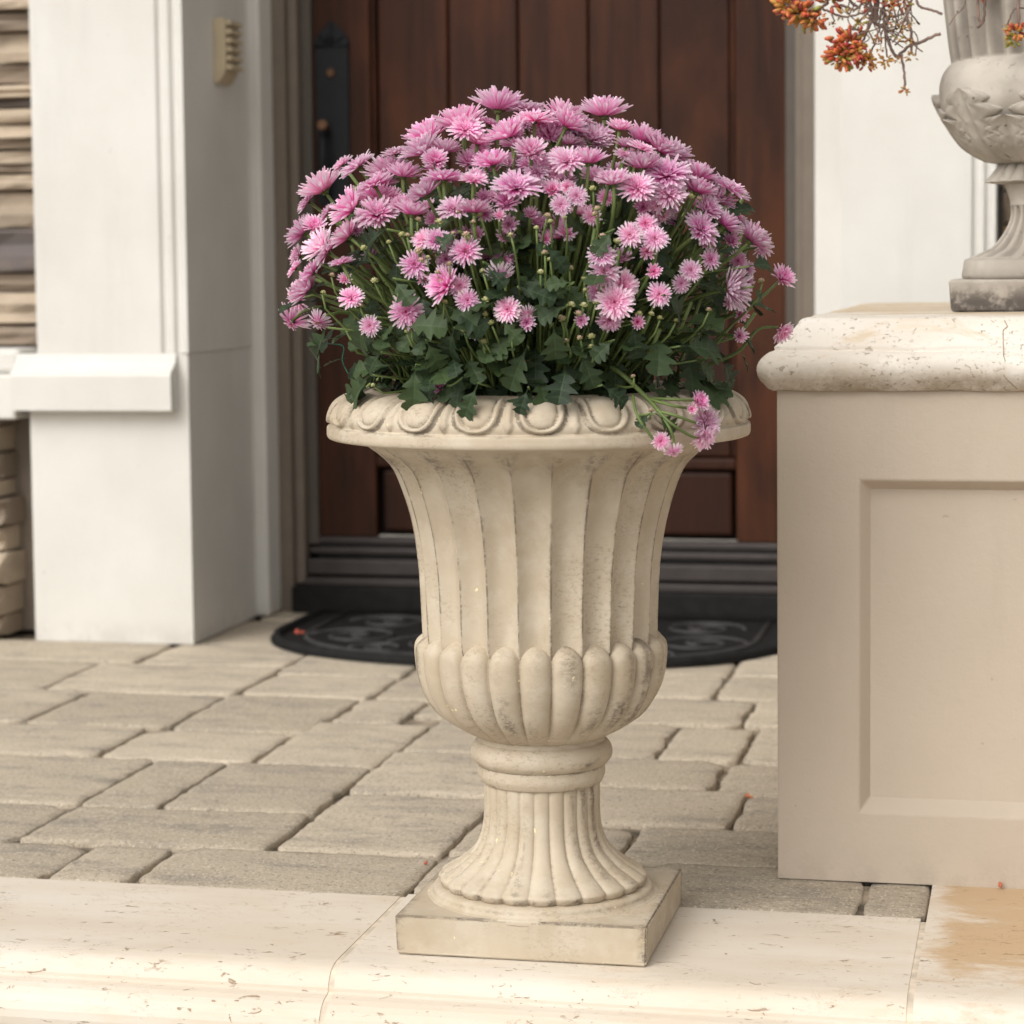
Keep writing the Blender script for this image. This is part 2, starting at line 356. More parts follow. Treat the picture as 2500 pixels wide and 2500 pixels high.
def rock_slab(x0, x1, y0, y1, seed, z=0., gap=.0009, h=.05, rc=.0065, jit=.0024):
    """tumbled paver: wavy outline, rounded shoulders, dished top"""
    rr = random.Random(seed); x0 += gap; x1 -= gap; y0 += gap; y1 -= gap
    out = []
    def side(ax, ay, bx, by, k):
        for i in range(k):
            t = i/k; out.append(Vector((lerp(ax, bx, t), lerp(ay, by, t), 0)))
    c = [rr.uniform(.5, 1.9)*rc for _ in range(4)]
    for c_ in range(4):
        if rr.random() < .25: c[c_] *= 2.6
    c = [min(q, (x1-x0)*.35, (y1-y0)*.35) for q in c]
    kx, ky = max(4, int((x1-x0)/.017)), max(4, int((y1-y0)/.017))
    side(x0+c[0], y0, x1-c[1], y0, kx); side(x1-c[1], y0, x1, y0+c[1], 2)
    side(x1, y0+c[1], x1, y1-c[2], ky); side(x1, y1-c[2], x1-c[2], y1, 2)
    side(x1-c[2], y1, x0+c[3], y1, kx); side(x0+c[3], y1, x0, y1-c[3], 2)
    side(x0, y1-c[3], x0, y0+c[0], ky); side(x0, y0+c[0], x0+c[0], y0, 2)
    cen = Vector(((x0+x1)/2, (y0+y1)/2, 0)); n = len(out); rings = []
    tx, ty = rr.uniform(-.004, .004), rr.uniform(-.004, .004)
    o2 = []
    for p in out:
        d = (cen-p).normalized(); w = rr.random()
        o2.append((p + d*(rr.uniform(0, jit*.6) + .008*max(0, noise.noise(p*28+Vector((0, 0, seed))))+.011*max(0, noise.noise(p*11+Vector((0, 0, seed*1.7)))-.1) + (rr.uniform(.002, .006) if w > .95 else 0)), d))
    kx_ = [rr.uniform(-.0055, .0055) for _ in range(4)]; W_, H_ = x1-x0, y1-y0      # sides not quite parallel
    o2 = [(Vector((p.x+lerp(abs(kx_[0]), -abs(kx_[1]), (p.x-x0)/W_)*sst(0, 1, abs((p.y-y0)/H_-.5)*2)*.7, p.y+lerp(abs(kx_[2]), -abs(kx_[3]), (p.y-y0)/H_)*((p.x-x0)/W_ if kx_[2] > 0 else 1-(p.x-x0)/W_), 0)), d) for p, d in o2]
    for dep, ins in ((-h, .001), (-.010, 0), (-.0025, .0006), (-.0003, .0032), (.0008, .018)):
        rings.append([p+d*ins*rr.uniform(.7, 1.3)+Vector((0, 0, z+dep+(rr.uniform(-.0007, .0007) if dep > -.01 else 0)+tx*(p.x-cen.x)+ty*(p.y-cen.y))) for p, d in o2])
    vs = [v for r_ in rings for v in r_]; fs = []
    for i in range(len(rings)-1):
        for k in range(n): fs.append((i*n+k, i*n+(k+1) % n, (i+1)*n+(k+1) % n, (i+1)*n+k))
    vs.append(cen+Vector((0, 0, z+.0008))); b = (len(rings)-1)*n
    fs += [(b+k, b+(k+1) % n, len(vs)-1) for k in range(n)]
    return vs, fs
PAV = [  # x0, x1, y0, y1 read off the photograph's joints
 (-1.30, -.99, .103, .295), (-.99, -.67, .103, .29), (-.67, -.557, .103, .287), (-.557, -.197, .103, .305), (-.197, .066, .115, .32), (.066, .3605, .115, .330), (.3605, .4400, .115, .300),
 (-1.50, -1.15, .295, .512), (-1.15, -.795, .295, .512), (-.795, -.434, .295, .512), (-.434, -.2, .31, .655), (-.2, .032, .322, .526), (.032, .246, .32, .526),
 (-1.62, -1.13, .512, .845), (-1.13, -.795, .512, .845), (-.795, -.67, .512, .838), (-.67, -.436, .512, .833), (-.436, -.2, .66, .95), (-.2, .154, .53, .755), (.154, .246, .53, .735),
 (-.2, .1, .758, .962), (.1, .246, .74, .96),
 (-1.75, -1.36, .845, 1.09), (-1.36, -.9, .845, 1.088), (-.9, -.64, .84, 1.07), (-.64, -.434, .838, 1.19), (-.434, -.018, .962, 1.255), (-.018, .112, .966, 1.22), (.112, .246, .965, 1.26),
 (-1.8, -1.48, 1.09, 1.40), (-1.48, -1.135, 1.095, 1.40), (-1.135, -.87, 1.09, 1.395), (-.87, -.62, 1.075, 1.40), (-.62, -.494, 1.195, 1.41), (-.494, -.2, 1.26, 1.495), (-.2, .08, 1.26, 1.495), (.08, .246, 1.265, 1.5),
 (-1.9, -1.55, 1.40, 1.72), (-1.55, -1.24, 1.405, 1.72), (-1.24, -.862, 1.40, 1.70), (-.862, -.607, 1.405, 1.62), (-.607, -.4, 1.415, 1.735), (-.4, 0., 1.5, 1.735), (0., .246, 1.5, 1.735),
 (-2.0, -1.62, 1.72, 1.96), (-1.62, -1.172, 1.72, 1.955), (-1.172, -.862, 1.705, 1.96), (-.862, -.607, 1.625, 1.96), (-.607, -.3, 1.74, 2.0), (-.3, 0., 1.74, 2.0), (0., .246, 1.74, 2.0),
 (-1.172, -.86, 1.965, 2.30), (-.86, -.5, 1.965, 2.25), (-.5, -.2, 2.005, 2.3), (-.2, .246, 2.005, 2.3), (-1.12, -.86, 2.305, 2.51), (-.86, -.3, 2.305, 2.51), (-.3, .246, 2.305, 2.51)]
for i, (a, b, c, d) in enumerate(PAV):
    vs, fs = rock_slab(a, b, c, d, 100+i, z=rnd.uniform(-.0025, .0015))
    link('paver', mesh('paver', vs, fs, PAVER), patio)

# step: three travertine treads with a moulded nosing
step = boxo('step', -3.2, 3.0, -.19, .10, -.168, -.115, CONC, bevel=0); tag(step, kind='structure')
def nose(yb):
    p = [(yb, 0)]+[(-.165, 0), (-.176, -.0005)]
    p += crom([(-.178, -.0008), (-.190, -.003), (-.199, -.0075), (-.2055, -.0155), (-.2085, -.0215)], 3)
    p += [(-.2085, -.0255), (-.2125, -.0272)]
    p += [(-.2145-.033*math.sin(a), -.0625+.0345*math.cos(a)) for a in [PI*k/12 for k in range(1, 13)]]
    p += [(-.20, -.0975), (-.20, -.112), (yb, -.112)]
    q = []
    for a in p:
        if not q or abs(a[0]-q[-1][0])+abs(a[1]-q[-1][1]) > 1e-5: q.append(a)
    return q
for x0, x1, yb, m, dz in ((-2.2, -1.25, .1, TRAV, 0), (-1.246, -.1975, .1, TRAV, 0), (-.1905, .4325, .113, TRAV, 0), (.4395, 1.3, .272, TRAVT, .001), (1.304, 2.3, .272, TRAVT, 0)):
    pr = nose(yb)
    o = extrude_x('step_slab', [(y, z+dz) for y, z in pr], x0, x1, m, step, nx=1)
for x in (-1.248, -.194, .436):
    g_ = [(y+.0006, z-.0007) for y, z in nose(.1)]
    extrude_x('grout_joint', g_, x-.0036, x+.0036, GROUT, step)

# ================================================================== cast stone urn
urn = empty('flower_urn', (0, 0, 0), 'tall beige cast stone urn with fluted body and decorated rim standing on the step', 'urn')
FI = math.atan2(EYE.y, EYE.x)          # the side that faces the photograph's camera
MPX = .000474
pl = MB(); xa, xb, ya, yb = -.1365, .1465, -.142, .124
pl.add([(xa, ya, .001), (xb, ya, .001), (xb, yb, .001), (xa, yb, .001), (xa-.0015, ya-.001, .0455), (xb+.0015, ya-.001, .0455), (xb+.0015, yb, .0455), (xa-.0015, yb, .0455)],
       [(3, 2, 1, 0), (4, 5, 6, 7), (0, 1, 5, 4), (1, 2, 6, 5), (2, 3, 7, 6), (3, 0, 4, 7)])
pb = bmesh.new(); pm_ = mesh('plinth', pl.v, pl.f, URN, False); pb.from_mesh(pm_)
bmesh.ops.subdivide_edges(pb, edges=pb.edges[:], cuts=24, use_grid_fill=True)
bmesh.ops.bevel(pb, geom=[e for e in pb.edges if e.calc_face_angle(0) > R(40)], offset=.0018, segments=2, affect='EDGES')
al = pb.verts.layers.float.new('pat')
for v in pb.verts:
    nz = noise.noise(v.co*22)
    ex = min(abs(v.co.x-xa), abs(v.co.x-xb)); ey = min(abs(v.co.y-ya), abs(v.co.y-yb)); ez = .0455-v.co.z
    k = sum(1 for q in (ex, ey, ez) if q < .003)
    v[al] = .8 if k >= 2 and v.co.z > .006 else 0.
    v.co += v.normal*.0007*nz
pb.to_mesh(pm_); pb.free(); link('plinth', pm_, urn)
AX = .004; AY = -.009
def up(o): o.location = (AX, AY, 0); return o
def per(a, n, off=0.):     # signed place inside one of n repeats, -.5 .. .5
    u = (a-FI-R(off))*n/(2*PI); return u-math.floor(u+.5)
NS = 24*24
# fluted foot
fp = crom([(.0672, .1770), (.0674, .165), (.0674, .1405), (.0705, .1177), (.0795, .0985), (.0960, .0830), (.1090, .0748), (.1180, .0690)], 6)
def f_foot(i, t, a, r, z):
    u = per(a, 24, -.3); d = lerp(.0032, .0062, sst(.17, .08, z)); k = 1-math.sqrt(max(0, 1-(2*u)**2*.985))
    q = .9*sst(.36, .5, abs(u))*(.8 if r > .08 else .5)
    if .2 < abs(u) and False: q = 0
    pch = .8*sst(-.15, .5, noise.noise(Vector((math.cos(a)*4, math.sin(a)*4, z*9+2)))+.2*math.sin(a-FI))*sst(.45, .1, abs(u))
    return r-d*k, z+ (-.001*k), max(q*.6, pch)
def f_footend(i, t, a, r, z):
    u = per(a, 24, -.3); k = 1-math.sqrt(max(0, 1-(2*u)**2*.985)); d = .0062
    return r-d*k*(1 if i < 4 else .9), z, .9*sst(.0, 1, noise.noise(Vector((a*9, z*60, 1)))+.45) if i in (1, 2) else 0
prof = fp+[(.1210, .0665), (.1212, .0640), (.1190, .0590), (.1165, .0568)]
nf = len(fp)
up(lathe('fluted_foot', prof, NS, URN, urn, lambda i, t, a, r, z: f_foot(i, t, a, r, z) if i < nf else f_footend(i-nf, t, a, r, z)))
up(lathe('foot_ring', crom([(.100, .0585), (.1185, .0572), (.1245, .0555), (.1272, .0530), (.1285, .0500), (.1310, .0470), (.1345, .0452), (.1345, .040)], 4), 160, URN, urn,
         lambda i, t, a, r, z: (r*(1+.002*noise.noise(Vector((math.cos(a)*2, math.sin(a)*2, 5)))), z, .35*sst(.35, .5, t)*sst(.65, .5, t))))
# collar
cp = crom([(.0700, .2350), (.0735, .2310), (.0738, .2255), (.0765, .2235), (.0805, .2180), (.0824, .2108), (.0808, .2040), (.0765, .1990), (.0733, .1968), (.0735, .1945), (.0736, .1900), (.0733, .1845), (.0712, .1795), (.0690, .1760), (.0640, .1755)], 4)
def f_col(i, t, a, r, z):
    u = per(a+(z-.22)*40, 16); tw = 0
    if z > .2215: tw = -.0022*(1-math.sqrt(max(0, 1-(2*u)**2*.98)))*sst(.2215, .226, z)
    cr = sst(.003, .0, abs(z-.1966))+.7*sst(.003, 0, abs(z-.1775))
    pch = .9*sst(.1, .5, noise.noise(Vector((math.cos(a)*2.2+3, math.sin(a)*2.2, z*20))))*sst(.215, .205, z)*sst(.196, .2, z)
    return r+tw, z, max(cr*.8, pch)
up(lathe('collar', cp, 320, URN, urn, f_col))
# gadrooned bowl
gp = crom([(.1385, .3520), (.1450, .3390), (.1462, .3251), (.1432, .3010), (.1358, .2803), (.1222, .2600), (.0990, .2430), (.0770, .2312), (.0690, .2290)], 10)
def f_gad(i, t, a, r, z):
    u = per(a, 24, -2.5); arch = 1-math.sqrt(max(0, 1-(2*u)**2)); zt = .3515-.021*arch
    e = clamp((zt-z)/.015); rise = math.sqrt(max(0, 1-(1-e)**2))
    rb = min(r-.0135, .1345) if z > .30 else r-.0135*sst(.228, .26, z)-.0015
    side = math.sqrt(max(0, 1-(2*u)**2*.99))**.85
    rr = rb+(r-rb)*rise*side
    pch = .85*sst(-.35, .45, noise.noise(Vector((math.cos(a)*3.6+1, math.sin(a)*3.6, z*9+8)))+.25*math.sin(a-FI))*sst(.40, .10, abs(u+.05))*sst(.235, .26, z)
    nearedge = .5*sst(.44, .5, abs(u))*sst(.24, .27, z)*sst(.345, .33, z)
    return rr, z, max(pch, nearedge)
up(lathe('gadrooned_bowl', gp, 24*26, URN, urn, f_gad))
# fluted body
bp = crom([(.2060, .5760), (.1985, .5690), (.1835, .5575), (.1700, .5430), (.1595, .5200), (.1485, .4835), (.1420, .4472), (.1388, .4138), (.1372, .3692), (.1362, .3470), (.1340, .338)], 9)
def f_body(i, t, a, r, z):
    u = per(a, 24, 4.8+7.5); zt = .5665-.016*(2*u)**2
    dep = interp([(.34, .0058), (.45, .0052), (.52, .0055), (.56, .0065)], z)*sst(0, .012, zt-z)
    prf = 1-abs(2*u)**2.0
    q = sst(.44, .492, abs(u))*(.55+.65*sst(-.35, .35, noise.noise(Vector((a*4, z*11, 3)))))*sst(.572, .56, z)
    top = .7*sst(.018, .002, abs(zt-z))*sst(.15, .4, abs(u))
    low = .5*sst(.44, .49, abs(u))*sst(.40, .35, z)
    sk = .0007*noise.noise(Vector((math.cos(a)*8, math.sin(a)*8, z*14)))
    return r-dep*1.8*prf+sk, z, max(q, top, low)
up(lathe('fluted_body', bp, 24*30, URN, urn, f_body))
# egg and dart rim
rp = crom([(.160, .6000), (.176, .6150), (.1850, .6290), (.1895, .6322), (.1955, .6300), (.2015, .6272), (.2030, .6262)], 3)
n0 = len(rp)
rp += crom([(.2040, .6262), (.2150, .6243), (.2265, .6190), (.2350, .6100), (.2385, .6000), (.2375, .5935)], 9)
n1 = len(rp)
rp += crom([(.2390, .5918), (.2418, .5905), (.2422, .5850), (.2418, .5800), (.2380, .5765), (.2200, .5745), (.2030, .5720), (.190, .570)], 3)
def f_rim(i, t, a, r, z):
    wob = .0006*noise.noise(Vector((math.cos(a)*4, math.sin(a)*4, z*5)))
    if i < n0 or i >= n1:
        cr = .55*sst(-.1, .35, noise.noise(Vector((a*7, z*30, 6))))*(1 if abs(z-.5918) < .0018 or i == n0-1 else 0)
        return r+wob, z, cr
    s = (i-n0)/(n1-1-n0)*.052; u = per(a, 21, .8); x = u*2*PI*.232/21
    xs = x*(1+.10*(s/.052))
    ro = abs(xs) if s < .025 else math.hypot(xs, s-.025)
    h = 0; q = 0
    if ro < .0165: h = .0048*math.sqrt(max(0, 1-(ro/.0172)**2))+.0004
    elif ro < .0185: h = .0002; q = .7
    elif ro < .0265: h = .0050*math.sin(PI*(ro-.0185)/.008)**.7; q = .9*sst(.023, .0262, ro)*sst(.01, .03, s)
    elif ro < .0295: h = 0; q = .95
    xd = abs(abs(x)-.5*2*PI*.232/21); wd_ = .0048*(1-.25*s/.052)
    if s > .036: wd_ = .0056*clamp((.0505-s)/.010)
    if xd < wd_ and ro > .026: h = max(h, .0034*math.sqrt(1-(xd/wd_)**2)); q = max(q*.4, .75*sst(.03, .048, s)*sst(-.1, .3, noise.noise(Vector((a*5, 1, 9)))))
    q *= sst(-.45, .25, noise.noise(Vector((a*3.3, s*25, 4))))+.35
    nx, nz = interp([(0, .15), (.5, .75), (1, .98)], s/.052), interp([(0, .98), (.5, .65), (1, .1)], s/.052)
    return r+h*nx+wob, z+h*nz, q
up(lathe('egg_and_dart_rim', rp, 21*44, URN, urn, f_rim, caps=False))
sm = MB(); pts = [(.175*math.cos(2*PI*k/40)+AX, .175*math.sin(2*PI*k/40)+AY, .6105) for k in range(40)]
sm.add(pts+[(AX, AY, .618)], [(k, (k+1) % 40, 40) for k in range(40)]); tag(sm.build('potting_soil', SOIL), kind='stuff')

# ================================================================== chrysanthemum
mum = empty('chrysanthemum_plant', (AX, AY, .612), 'bushy chrysanthemum with pink daisy flowers and dark lobed leaves growing in the beige urn', 'plant')
PO = Vector((AX, AY, .612))
TOC = (EYE-Vector((0, 0, .8))).normalized()
PINK = [(.80, .14, .43), (.87, .31, .58), (.91, .50, .73), (.97, .80, .90)]
def pcol(t, inner, rr):
    k = clamp(t*1.15+rr.uniform(-.12, .12)-.28*inner)*2.999; i = int(k); f = k-i
    return tuple(lerp(PINK[i][j], PINK[i+1][j], f) for j in range(3))
def petal(mb, rr, az, el, L, w, cup, curl, r0, z0, inner):
    """a channelled ray floret, unit flower radius"""
    ca, sa = math.cos(az), math.sin(az); rad = Vector((ca, sa, 0)); tan = Vector((-sa, ca, 0)); n = 5
    p = rad*r0+Vector((0, 0, z0)); e = el; vs = []; cs = []
    twist = rr.uniform(-.35, .35); tint = rr.uniform(-.1, .1)
    for i in range(n+1):
        t = i/n; d = rad*math.cos(e)+Vector((0, 0, 1))*math.sin(e); nrm = Vector((0, 0, 1))*math.cos(e)-rad*math.sin(e)
        ww = w*(.42+.9*t-.32*t*t)*(1 if i < n else .45); tt = tan*math.cos(twist*t)+nrm*math.sin(twist*t)
        vs += [p-tt*ww+nrm*cup*ww, p-nrm*cup*.35*ww, p+tt*ww+nrm*cup*ww]
        c = pcol(t+tint, inner, rr); cm = tuple(x*.88 for x in c); cs += [c, cm, c]
        p = p+d*L/n; e += curl/n
    fs = []
    for i in range(n):
        a = i*3; fs += [(a, a+1, a+4, a+3), (a+1, a+2, a+5, a+4)]
    mb.add(vs, fs, cs)
def flower_mesh(seed, kind):
    rr = random.Random(seed); mb = MB(); pale = .55 if kind == 'pale' else (.3 if kind == 'droop' else 0); kind = 'cup' if kind == 'pale' else kind
    if kind == 'open':     rows = [(26, .16, .94, .082, .10, .0), (24, .35, .88, .080, .08, .01), (20, .56, .72, .074, .06, .03), (16, .80, .52, .064, .05, .05), (12, 1.02, .34, .054, .03, .07)]
    elif kind == 'flat':   rows = [(22, -.02, 1., .074, .10, .0), (22, .14, .88, .072, .09, .02), (20, .38, .62, .066, .07, .04), (17, .70, .40, .056, .06, .06), (14, 1.0, .26, .046, .04, .08)]
    elif kind == 'cup':    rows = [(24, .40, 1., .084, .10, .0), (22, .62, .98, .080, .08, .01), (18, .84, .90, .074, .06, .03), (14, 1.05, .74, .066, .04, .05)]
    elif kind == 'droop':  rows = [(20, -.55, 1., .075, .10, .0), (16, -.35, .95, .070, .09, .02), (12, .3, .4, .055, .05, .05), (10, .8, .25, .05, .03, .06)]
    else:                  rows = [(16, .60, .92, .10, .16, .0), (15, .85, .80, .095, .12, .03), (12, 1.08, .62, .085, .08, .06), (9, 1.25, .46, .07, .05, .08)]
    for k, (n, el, L, w, r0, z0) in enumerate(rows):
        ph = rr.uniform(0, 6)
        for i in range(n):
            az = ph+2*PI*(i+rr.uniform(-.28, .28))/n
            petal(mb, rr, az, el+rr.uniform(-.16, .16), L*rr.uniform(.82, 1.08), w*rr.uniform(.85, 1.15), .55, rr.uniform(-.35, .25) if kind not in ('small', 'cup') else rr.uniform(-.05, .40), r0, z0, k/len(rows)*(1.3 if kind != 'open' else .8)-pale*2.2)
    m = mesh('flower', mb.v, mb.f, PETAL, True, col=mb.c)
    cb = MB(); ci = {'open': (.62, .22, .24), 'flat': (.66, .40, .22), 'cup': (.55, .14, .22), 'droop': (.6, .4, .2), 'small': (.62, .36, .24)}[kind]
    for i in range(22):
        q = i/22; a = i*2.4; rad = .03+.13*math.sqrt(q); d = Vector((math.cos(a)*q*.6, math.sin(a)*q*.6, 1)).normalized()
        b = Vector((rad*math.cos(a), rad*math.sin(a), .07)); L = .16-.05*(1-q)
        cb.tube([b, b+d*L*.6, b+d*L], [.018, .022, .008], 4, [tuple(c*rr.uniform(.8, 1.2) for c in ci)]*12)
    cm = mesh('flower_centre', cb.v, cb.f, PETAL, True, col=cb.c)
    gb = MB(); nb = 14
    gb.ball((0, 0, -.02), (.155, .155, .115), 10, 5)
    for i in range(nb):
        a = 2*PI*i/nb; rad = Vector((math.cos(a), math.sin(a), 0)); tn = Vector((-rad.y, rad.x, 0)); e0 = {'droop': -.2, 'flat': .1}.get(kind, .45)
        b = rad*.12+Vector((0, 0, -.03)); d = rad*math.cos(e0)+Vector((0, 0, math.sin(e0)))
        gb.add([b-tn*.035, b+tn*.035, b+d*.12+tn*.03-Vector((0, 0, .012)), b+d*.12-tn*.03-Vector((0, 0, .012)), b+d*.17], [(0, 1, 2, 3), (3, 2, 4)])
    km = mesh('calyx', gb.v, gb.f, CALYX, True)
    return m, cm, km
KINDS = {k: [flower_mesh(11*i+j*97, k) for j in range(n)] for i, (k, n) in enumerate((('open', 4), ('flat', 3), ('cup', 4), ('droop', 2), ('small', 3), ('pale', 2)))}
def env(z):               # radius of the plant at height z
    return interp([(.60, .17), (.63, .215), (.68, .262), (.74, .28), (.80, .285), (.86, .262), (.90, .225), (.94, .165), (.97, .09), (.99, .0)], z)
def place(px, py, back=0.):
    """a point of the dome of the plant seen at that place of the photograph"""
    d = ray(px, py).normalized(); best = None
    t = 2.2
    while t < 3.1:
        p = EYE+d*t; r = math.hypot(p.x-AX, p.y-AY)
        if r < env(p.z)*.97 and p.z > .6: best = t; break
        t += .004
    if best is None:       # on the outline: nearest approach to the axis
        best = min((abs((EYE+d*(2.2+.01*k)).x-AX)**2+((EYE+d*(2.2+.01*k)).y-AY)**2, 2.2+.01*k) for k in range(110))[1]
    return EYE+d*(best+back)
FL = []
def fl(ox, oy, sc, items):
    for it in items:
        x, y, r = it[:3]; dx, dy = it[3:5] if len(it) > 4 else (0, -.3); kind = it[5] if len(it) > 5 else None; back = it[6] if len(it) > 6 else 0.
        FL.append((ox+x*sc, oy+y*sc, r*sc, dx, dy, kind, back))
fl(650, 350, .2588, [(490, 360, 195, -.5, -.72), (370, 530, 120, -.7, -.5, None, .03), (840, 180, 175, -.55, -.7), (700, 180, 110, -.6, -.7, None, .04), (740, 560, 185, -.62, -.5), (1000, 350, 175, -.4, -.75),
 (1060, 440, 150, 0, -.8, None, .04), (1040, 630, 195, -.1, -.72, 'open'), (1130, 200, 190, -.2, -.85, None, .03), (1300, 240, 140, .1, -.9, None, .03), (1670, 290, 195, 0, -.9), (1470, 410, 155, -.4, -.75), (1300, 530, 115, -.2, -.8, None, .03),
 (1380, 600, 135, .1, -.85), (1760, 590, 145, -.1, -.7, 'open'), (300, 800, 145, -.7, -.5), (460, 750, 105, .1, -.7, None, .03), (560, 640, 100, -.7, -.5, None, .03), (470, 930, 155, -.7, -.6, 'pale', .02), (545, 1010, 150, -.75, -.45),
 (720, 830, 145, -.65, -.55), (850, 810, 75, .2, -.6, None, .03), (270, 1050, 85, -.9, -.3, None, .03), (250, 1170, 95, -.8, -.5), (400, 1190, 100, -.7, -.5, None, .02), (710, 1100, 115, -.2, -.75), (330, 1330, 165, -.72, -.5),
 (280, 1480, 150, -.8, .35, 'flat'), (235, 1700, 180, -.55, .72, 'droop'), (480, 1700, 125, -.45, .6, 'droop', .02), (740, 1270, 65, 0, -.4, 'small'), (800, 1440, 115, -.1, -.5, 'open'), (1400, 1140, 140, 0, -.3, 'flat'), (1320, 1590, 165, 0, 0, 'flat'),
 (980, 1720, 100, .05, .05, 'flat'), (1620, 900, 125, .1, -.55, 'open'), (1480, 890, 115, -.2, -.6, None, .015), (1640, 1310, 165, -.75, -.35, 'cup'), (1820, 1340, 112, -.25, -.3, 'flat', .01), (1900, 1480, 112, .1, .1, 'flat'),
 (1880, 1010, 150, -.05, -.45, 'flat'), (1700, 1090, 80, .1, 0, 'small', .02), (1480, 1270, 65, 0, 0, 'small', .02), (1590, 700, 85, 0, -.5, 'small', .03), (930, 700, 95, .2, -.4, None, .03), (950, 520, 95, 0, -.5, None, .03), (1230, 620, 90, -.2, -.7, None, .04), (1120, 330, 110, .2, -.7, None, .05)])
fl(950, 200, .2588, [(1040, 150, 215, .08, -.93), (660, 310, 210, -.15, -.9), (720, 420, 160, 0, -.68), (330, 440, 190, -.35, -.82, None, .03), (280, 590, 170, -.35, -.65), (530, 590, 130, .1, -.8, None, .02), (430, 710, 110, 0, -.65, 'cup'), (850, 520, 120, .2, -.8, None, .03),
 (960, 370, 120, .3, -.75, None, .04), (1090, 430, 180, -.35, -.8), (1300, 220, 175, 0, -.9, None, .03), (1370, 310, 200, 0, -.93), (1680, 270, 175, .3, -.82, None, .02), (1720, 350, 160, .5, -.75), (1190, 570, 130, .1, -.75, None, .03), (1340, 610, 140, 0, -.75, 'cup'),
 (960, 700, 150, -.2, -.85), (1680, 720, 155, 0, -.6, 'open'), (1880, 680, 155, 0, -.85), (1200, 950, 215, 0, -.82, 'open'), (800, 900, 135, .1, -.8), (1110, 1110, 112, 0, -.55, 'cup'), (810, 1160, 135, .05, -.72), (900, 1230, 95, .2, -.5, None, .015), (1040, 1250, 60, 0, -.4, 'small'),
 (1130, 1330, 85, 0, -.2, 'small', .02), (890, 1070, 75, 0, -.5, 'small', .02), (1340, 1230, 75, .1, -.6, 'small', .02), (1540, 1000, 95, 0, -.35, 'small'), (1620, 1160, 100, .1, -.05, 'flat'), (1770, 1070, 105, 0, -.35, 'flat'), (1560, 470, 150, .2, -.8, None, .05), (1800, 430, 140, .2, -.8, None, .06),
 (760, 720, 110, .1, -.7, None, .05), (1170, 740, 95, .1, -.7, None, .05), (1310, 770, 95, .2, -.6, None, .05), (1045, 1850, 145, .08, .85, 'droop'), (420, 1290, 85, 0, -.4, None, .03), (110, 1130, 115, -.2, -.7, None, .02), (60, 640, 130, -.2, -.8, None, .02), (1100, 1440, 90, 0, -.4, 'small', .04), (1480, 1470, 70, .1, -.2, 'small', .05), (830, 1420, 70, 0, -.3, 'small', .04)])
fl(1400, 400, .2588, [(880, 60, 230, -.05, -.75, 'open'), (600, 200, 170, 0, -.6, 'open'), (900, 260, 170, .05, -.62, 'open'), (370, 110, 145, -.1, -.85), (1210, 60, 145, .35, -.8, None, .02), (1190, 190, 150, .3, -.8), (1500, 200, 185, .5, -.75), (1400, 290, 150, .45, -.6, None, .03),
 (1290, 400, 120, .5, -.5), (1230, 600, 170, .5, -.45, 'open'), (1470, 530, 145, .5, -.55), (1560, 480, 115, .5, -.6, None, .03), (1730, 660, 170, .6, -.62), (1790, 780, 125, .65, .05, 'flat', .03), (530, 670, 120, -.1, -.08, 'flat'), (680, 560, 112, 0, -.45, 'flat', .01), (770, 700, 125, .05, -.3, 'flat'),
 (700, 820, 82, 0, -.1, 'small', .01), (260, 850, 130, 0, -.5, 'flat'), (290, 1010, 150, -.05, -.35, 'flat'), (230, 1200, 105, -.1, -.1, 'open', .01), (480, 1160, 155, .4, .1, 'open', .01), (390, 1300, 165, .05, -.08, 'open', -.012), (350, 1480, 115, .2, .5, 'open'), (75, 1470, 66, 0, -.1, 'small'), (610, 1490, 68, .05, 0, 'small'),
 (760, 1010, 72, 0, -.05, 'small'), (1110, 1000, 108, .15, -.3, 'flat'), (1300, 900, 102, .5, -.1, 'flat'), (1020, 1130, 92, .2, .1, 'flat', .01), (810, 1230, 118, 0, -.05, 'flat'), (1560, 1170, 185, .84, -.1, 'pale', -.01), (1580, 1620, 72, .2, 0, 'small'), (660, 400, 80, 0, -.1, 'small', .02), (790, 400, 100, .1, .4, 'droop', .02), (850, 500, 95, .2, .5, 'droop', .04),
 (1500, 710, 85, .3, -.3, 'small', .02), (1260, 740, 75, .2, 0, 'small', .02), (1560, 910, 90, .3, -.2, None, .05), (1650, 990, 75, .4, -.2, None, .05), (1650, 1110, 65, .4, 0, 'small', .05), (1590, 1420, 70, .3, 0, 'small', .05), (1490, 1310, 75, .3, 0, 'small', .05), (170, 490, 90, 0, -.3, 'flat', .03), (310, 310, 90, 0, -.5, None, .04)])
fl(1250, 200, .3623, [(620, 150, 142, 0, -.85), (905, 345, 112, .3, -.8, None, .01), (730, 280, 78, .1, -.8), (1030, 420, 112, .5, -.65), (1130, 455, 105, .5, -.62, None, .03), (885, 430, 92, .3, -.75), (770, 400, 65, .1, -.8, None, .02), (600, 340, 90, .1, -.7, None, .05), (240, 340, 90, .1, -.7, None, .05), (880, 520, 112, 0, -.8), (660, 620, 85, .1, -.8), (480, 250, 90, .2, -.7, None, .05)])
fl(1100, 550, .207, [(660, 990, 155, -.38, -.05, 'open'), (910, 1080, 130, .3, .6, 'droop', .01), (905, 1145, 95, .1, .1, 'small', -.004), (285, 1250, 92, 0, 0, 'small')])
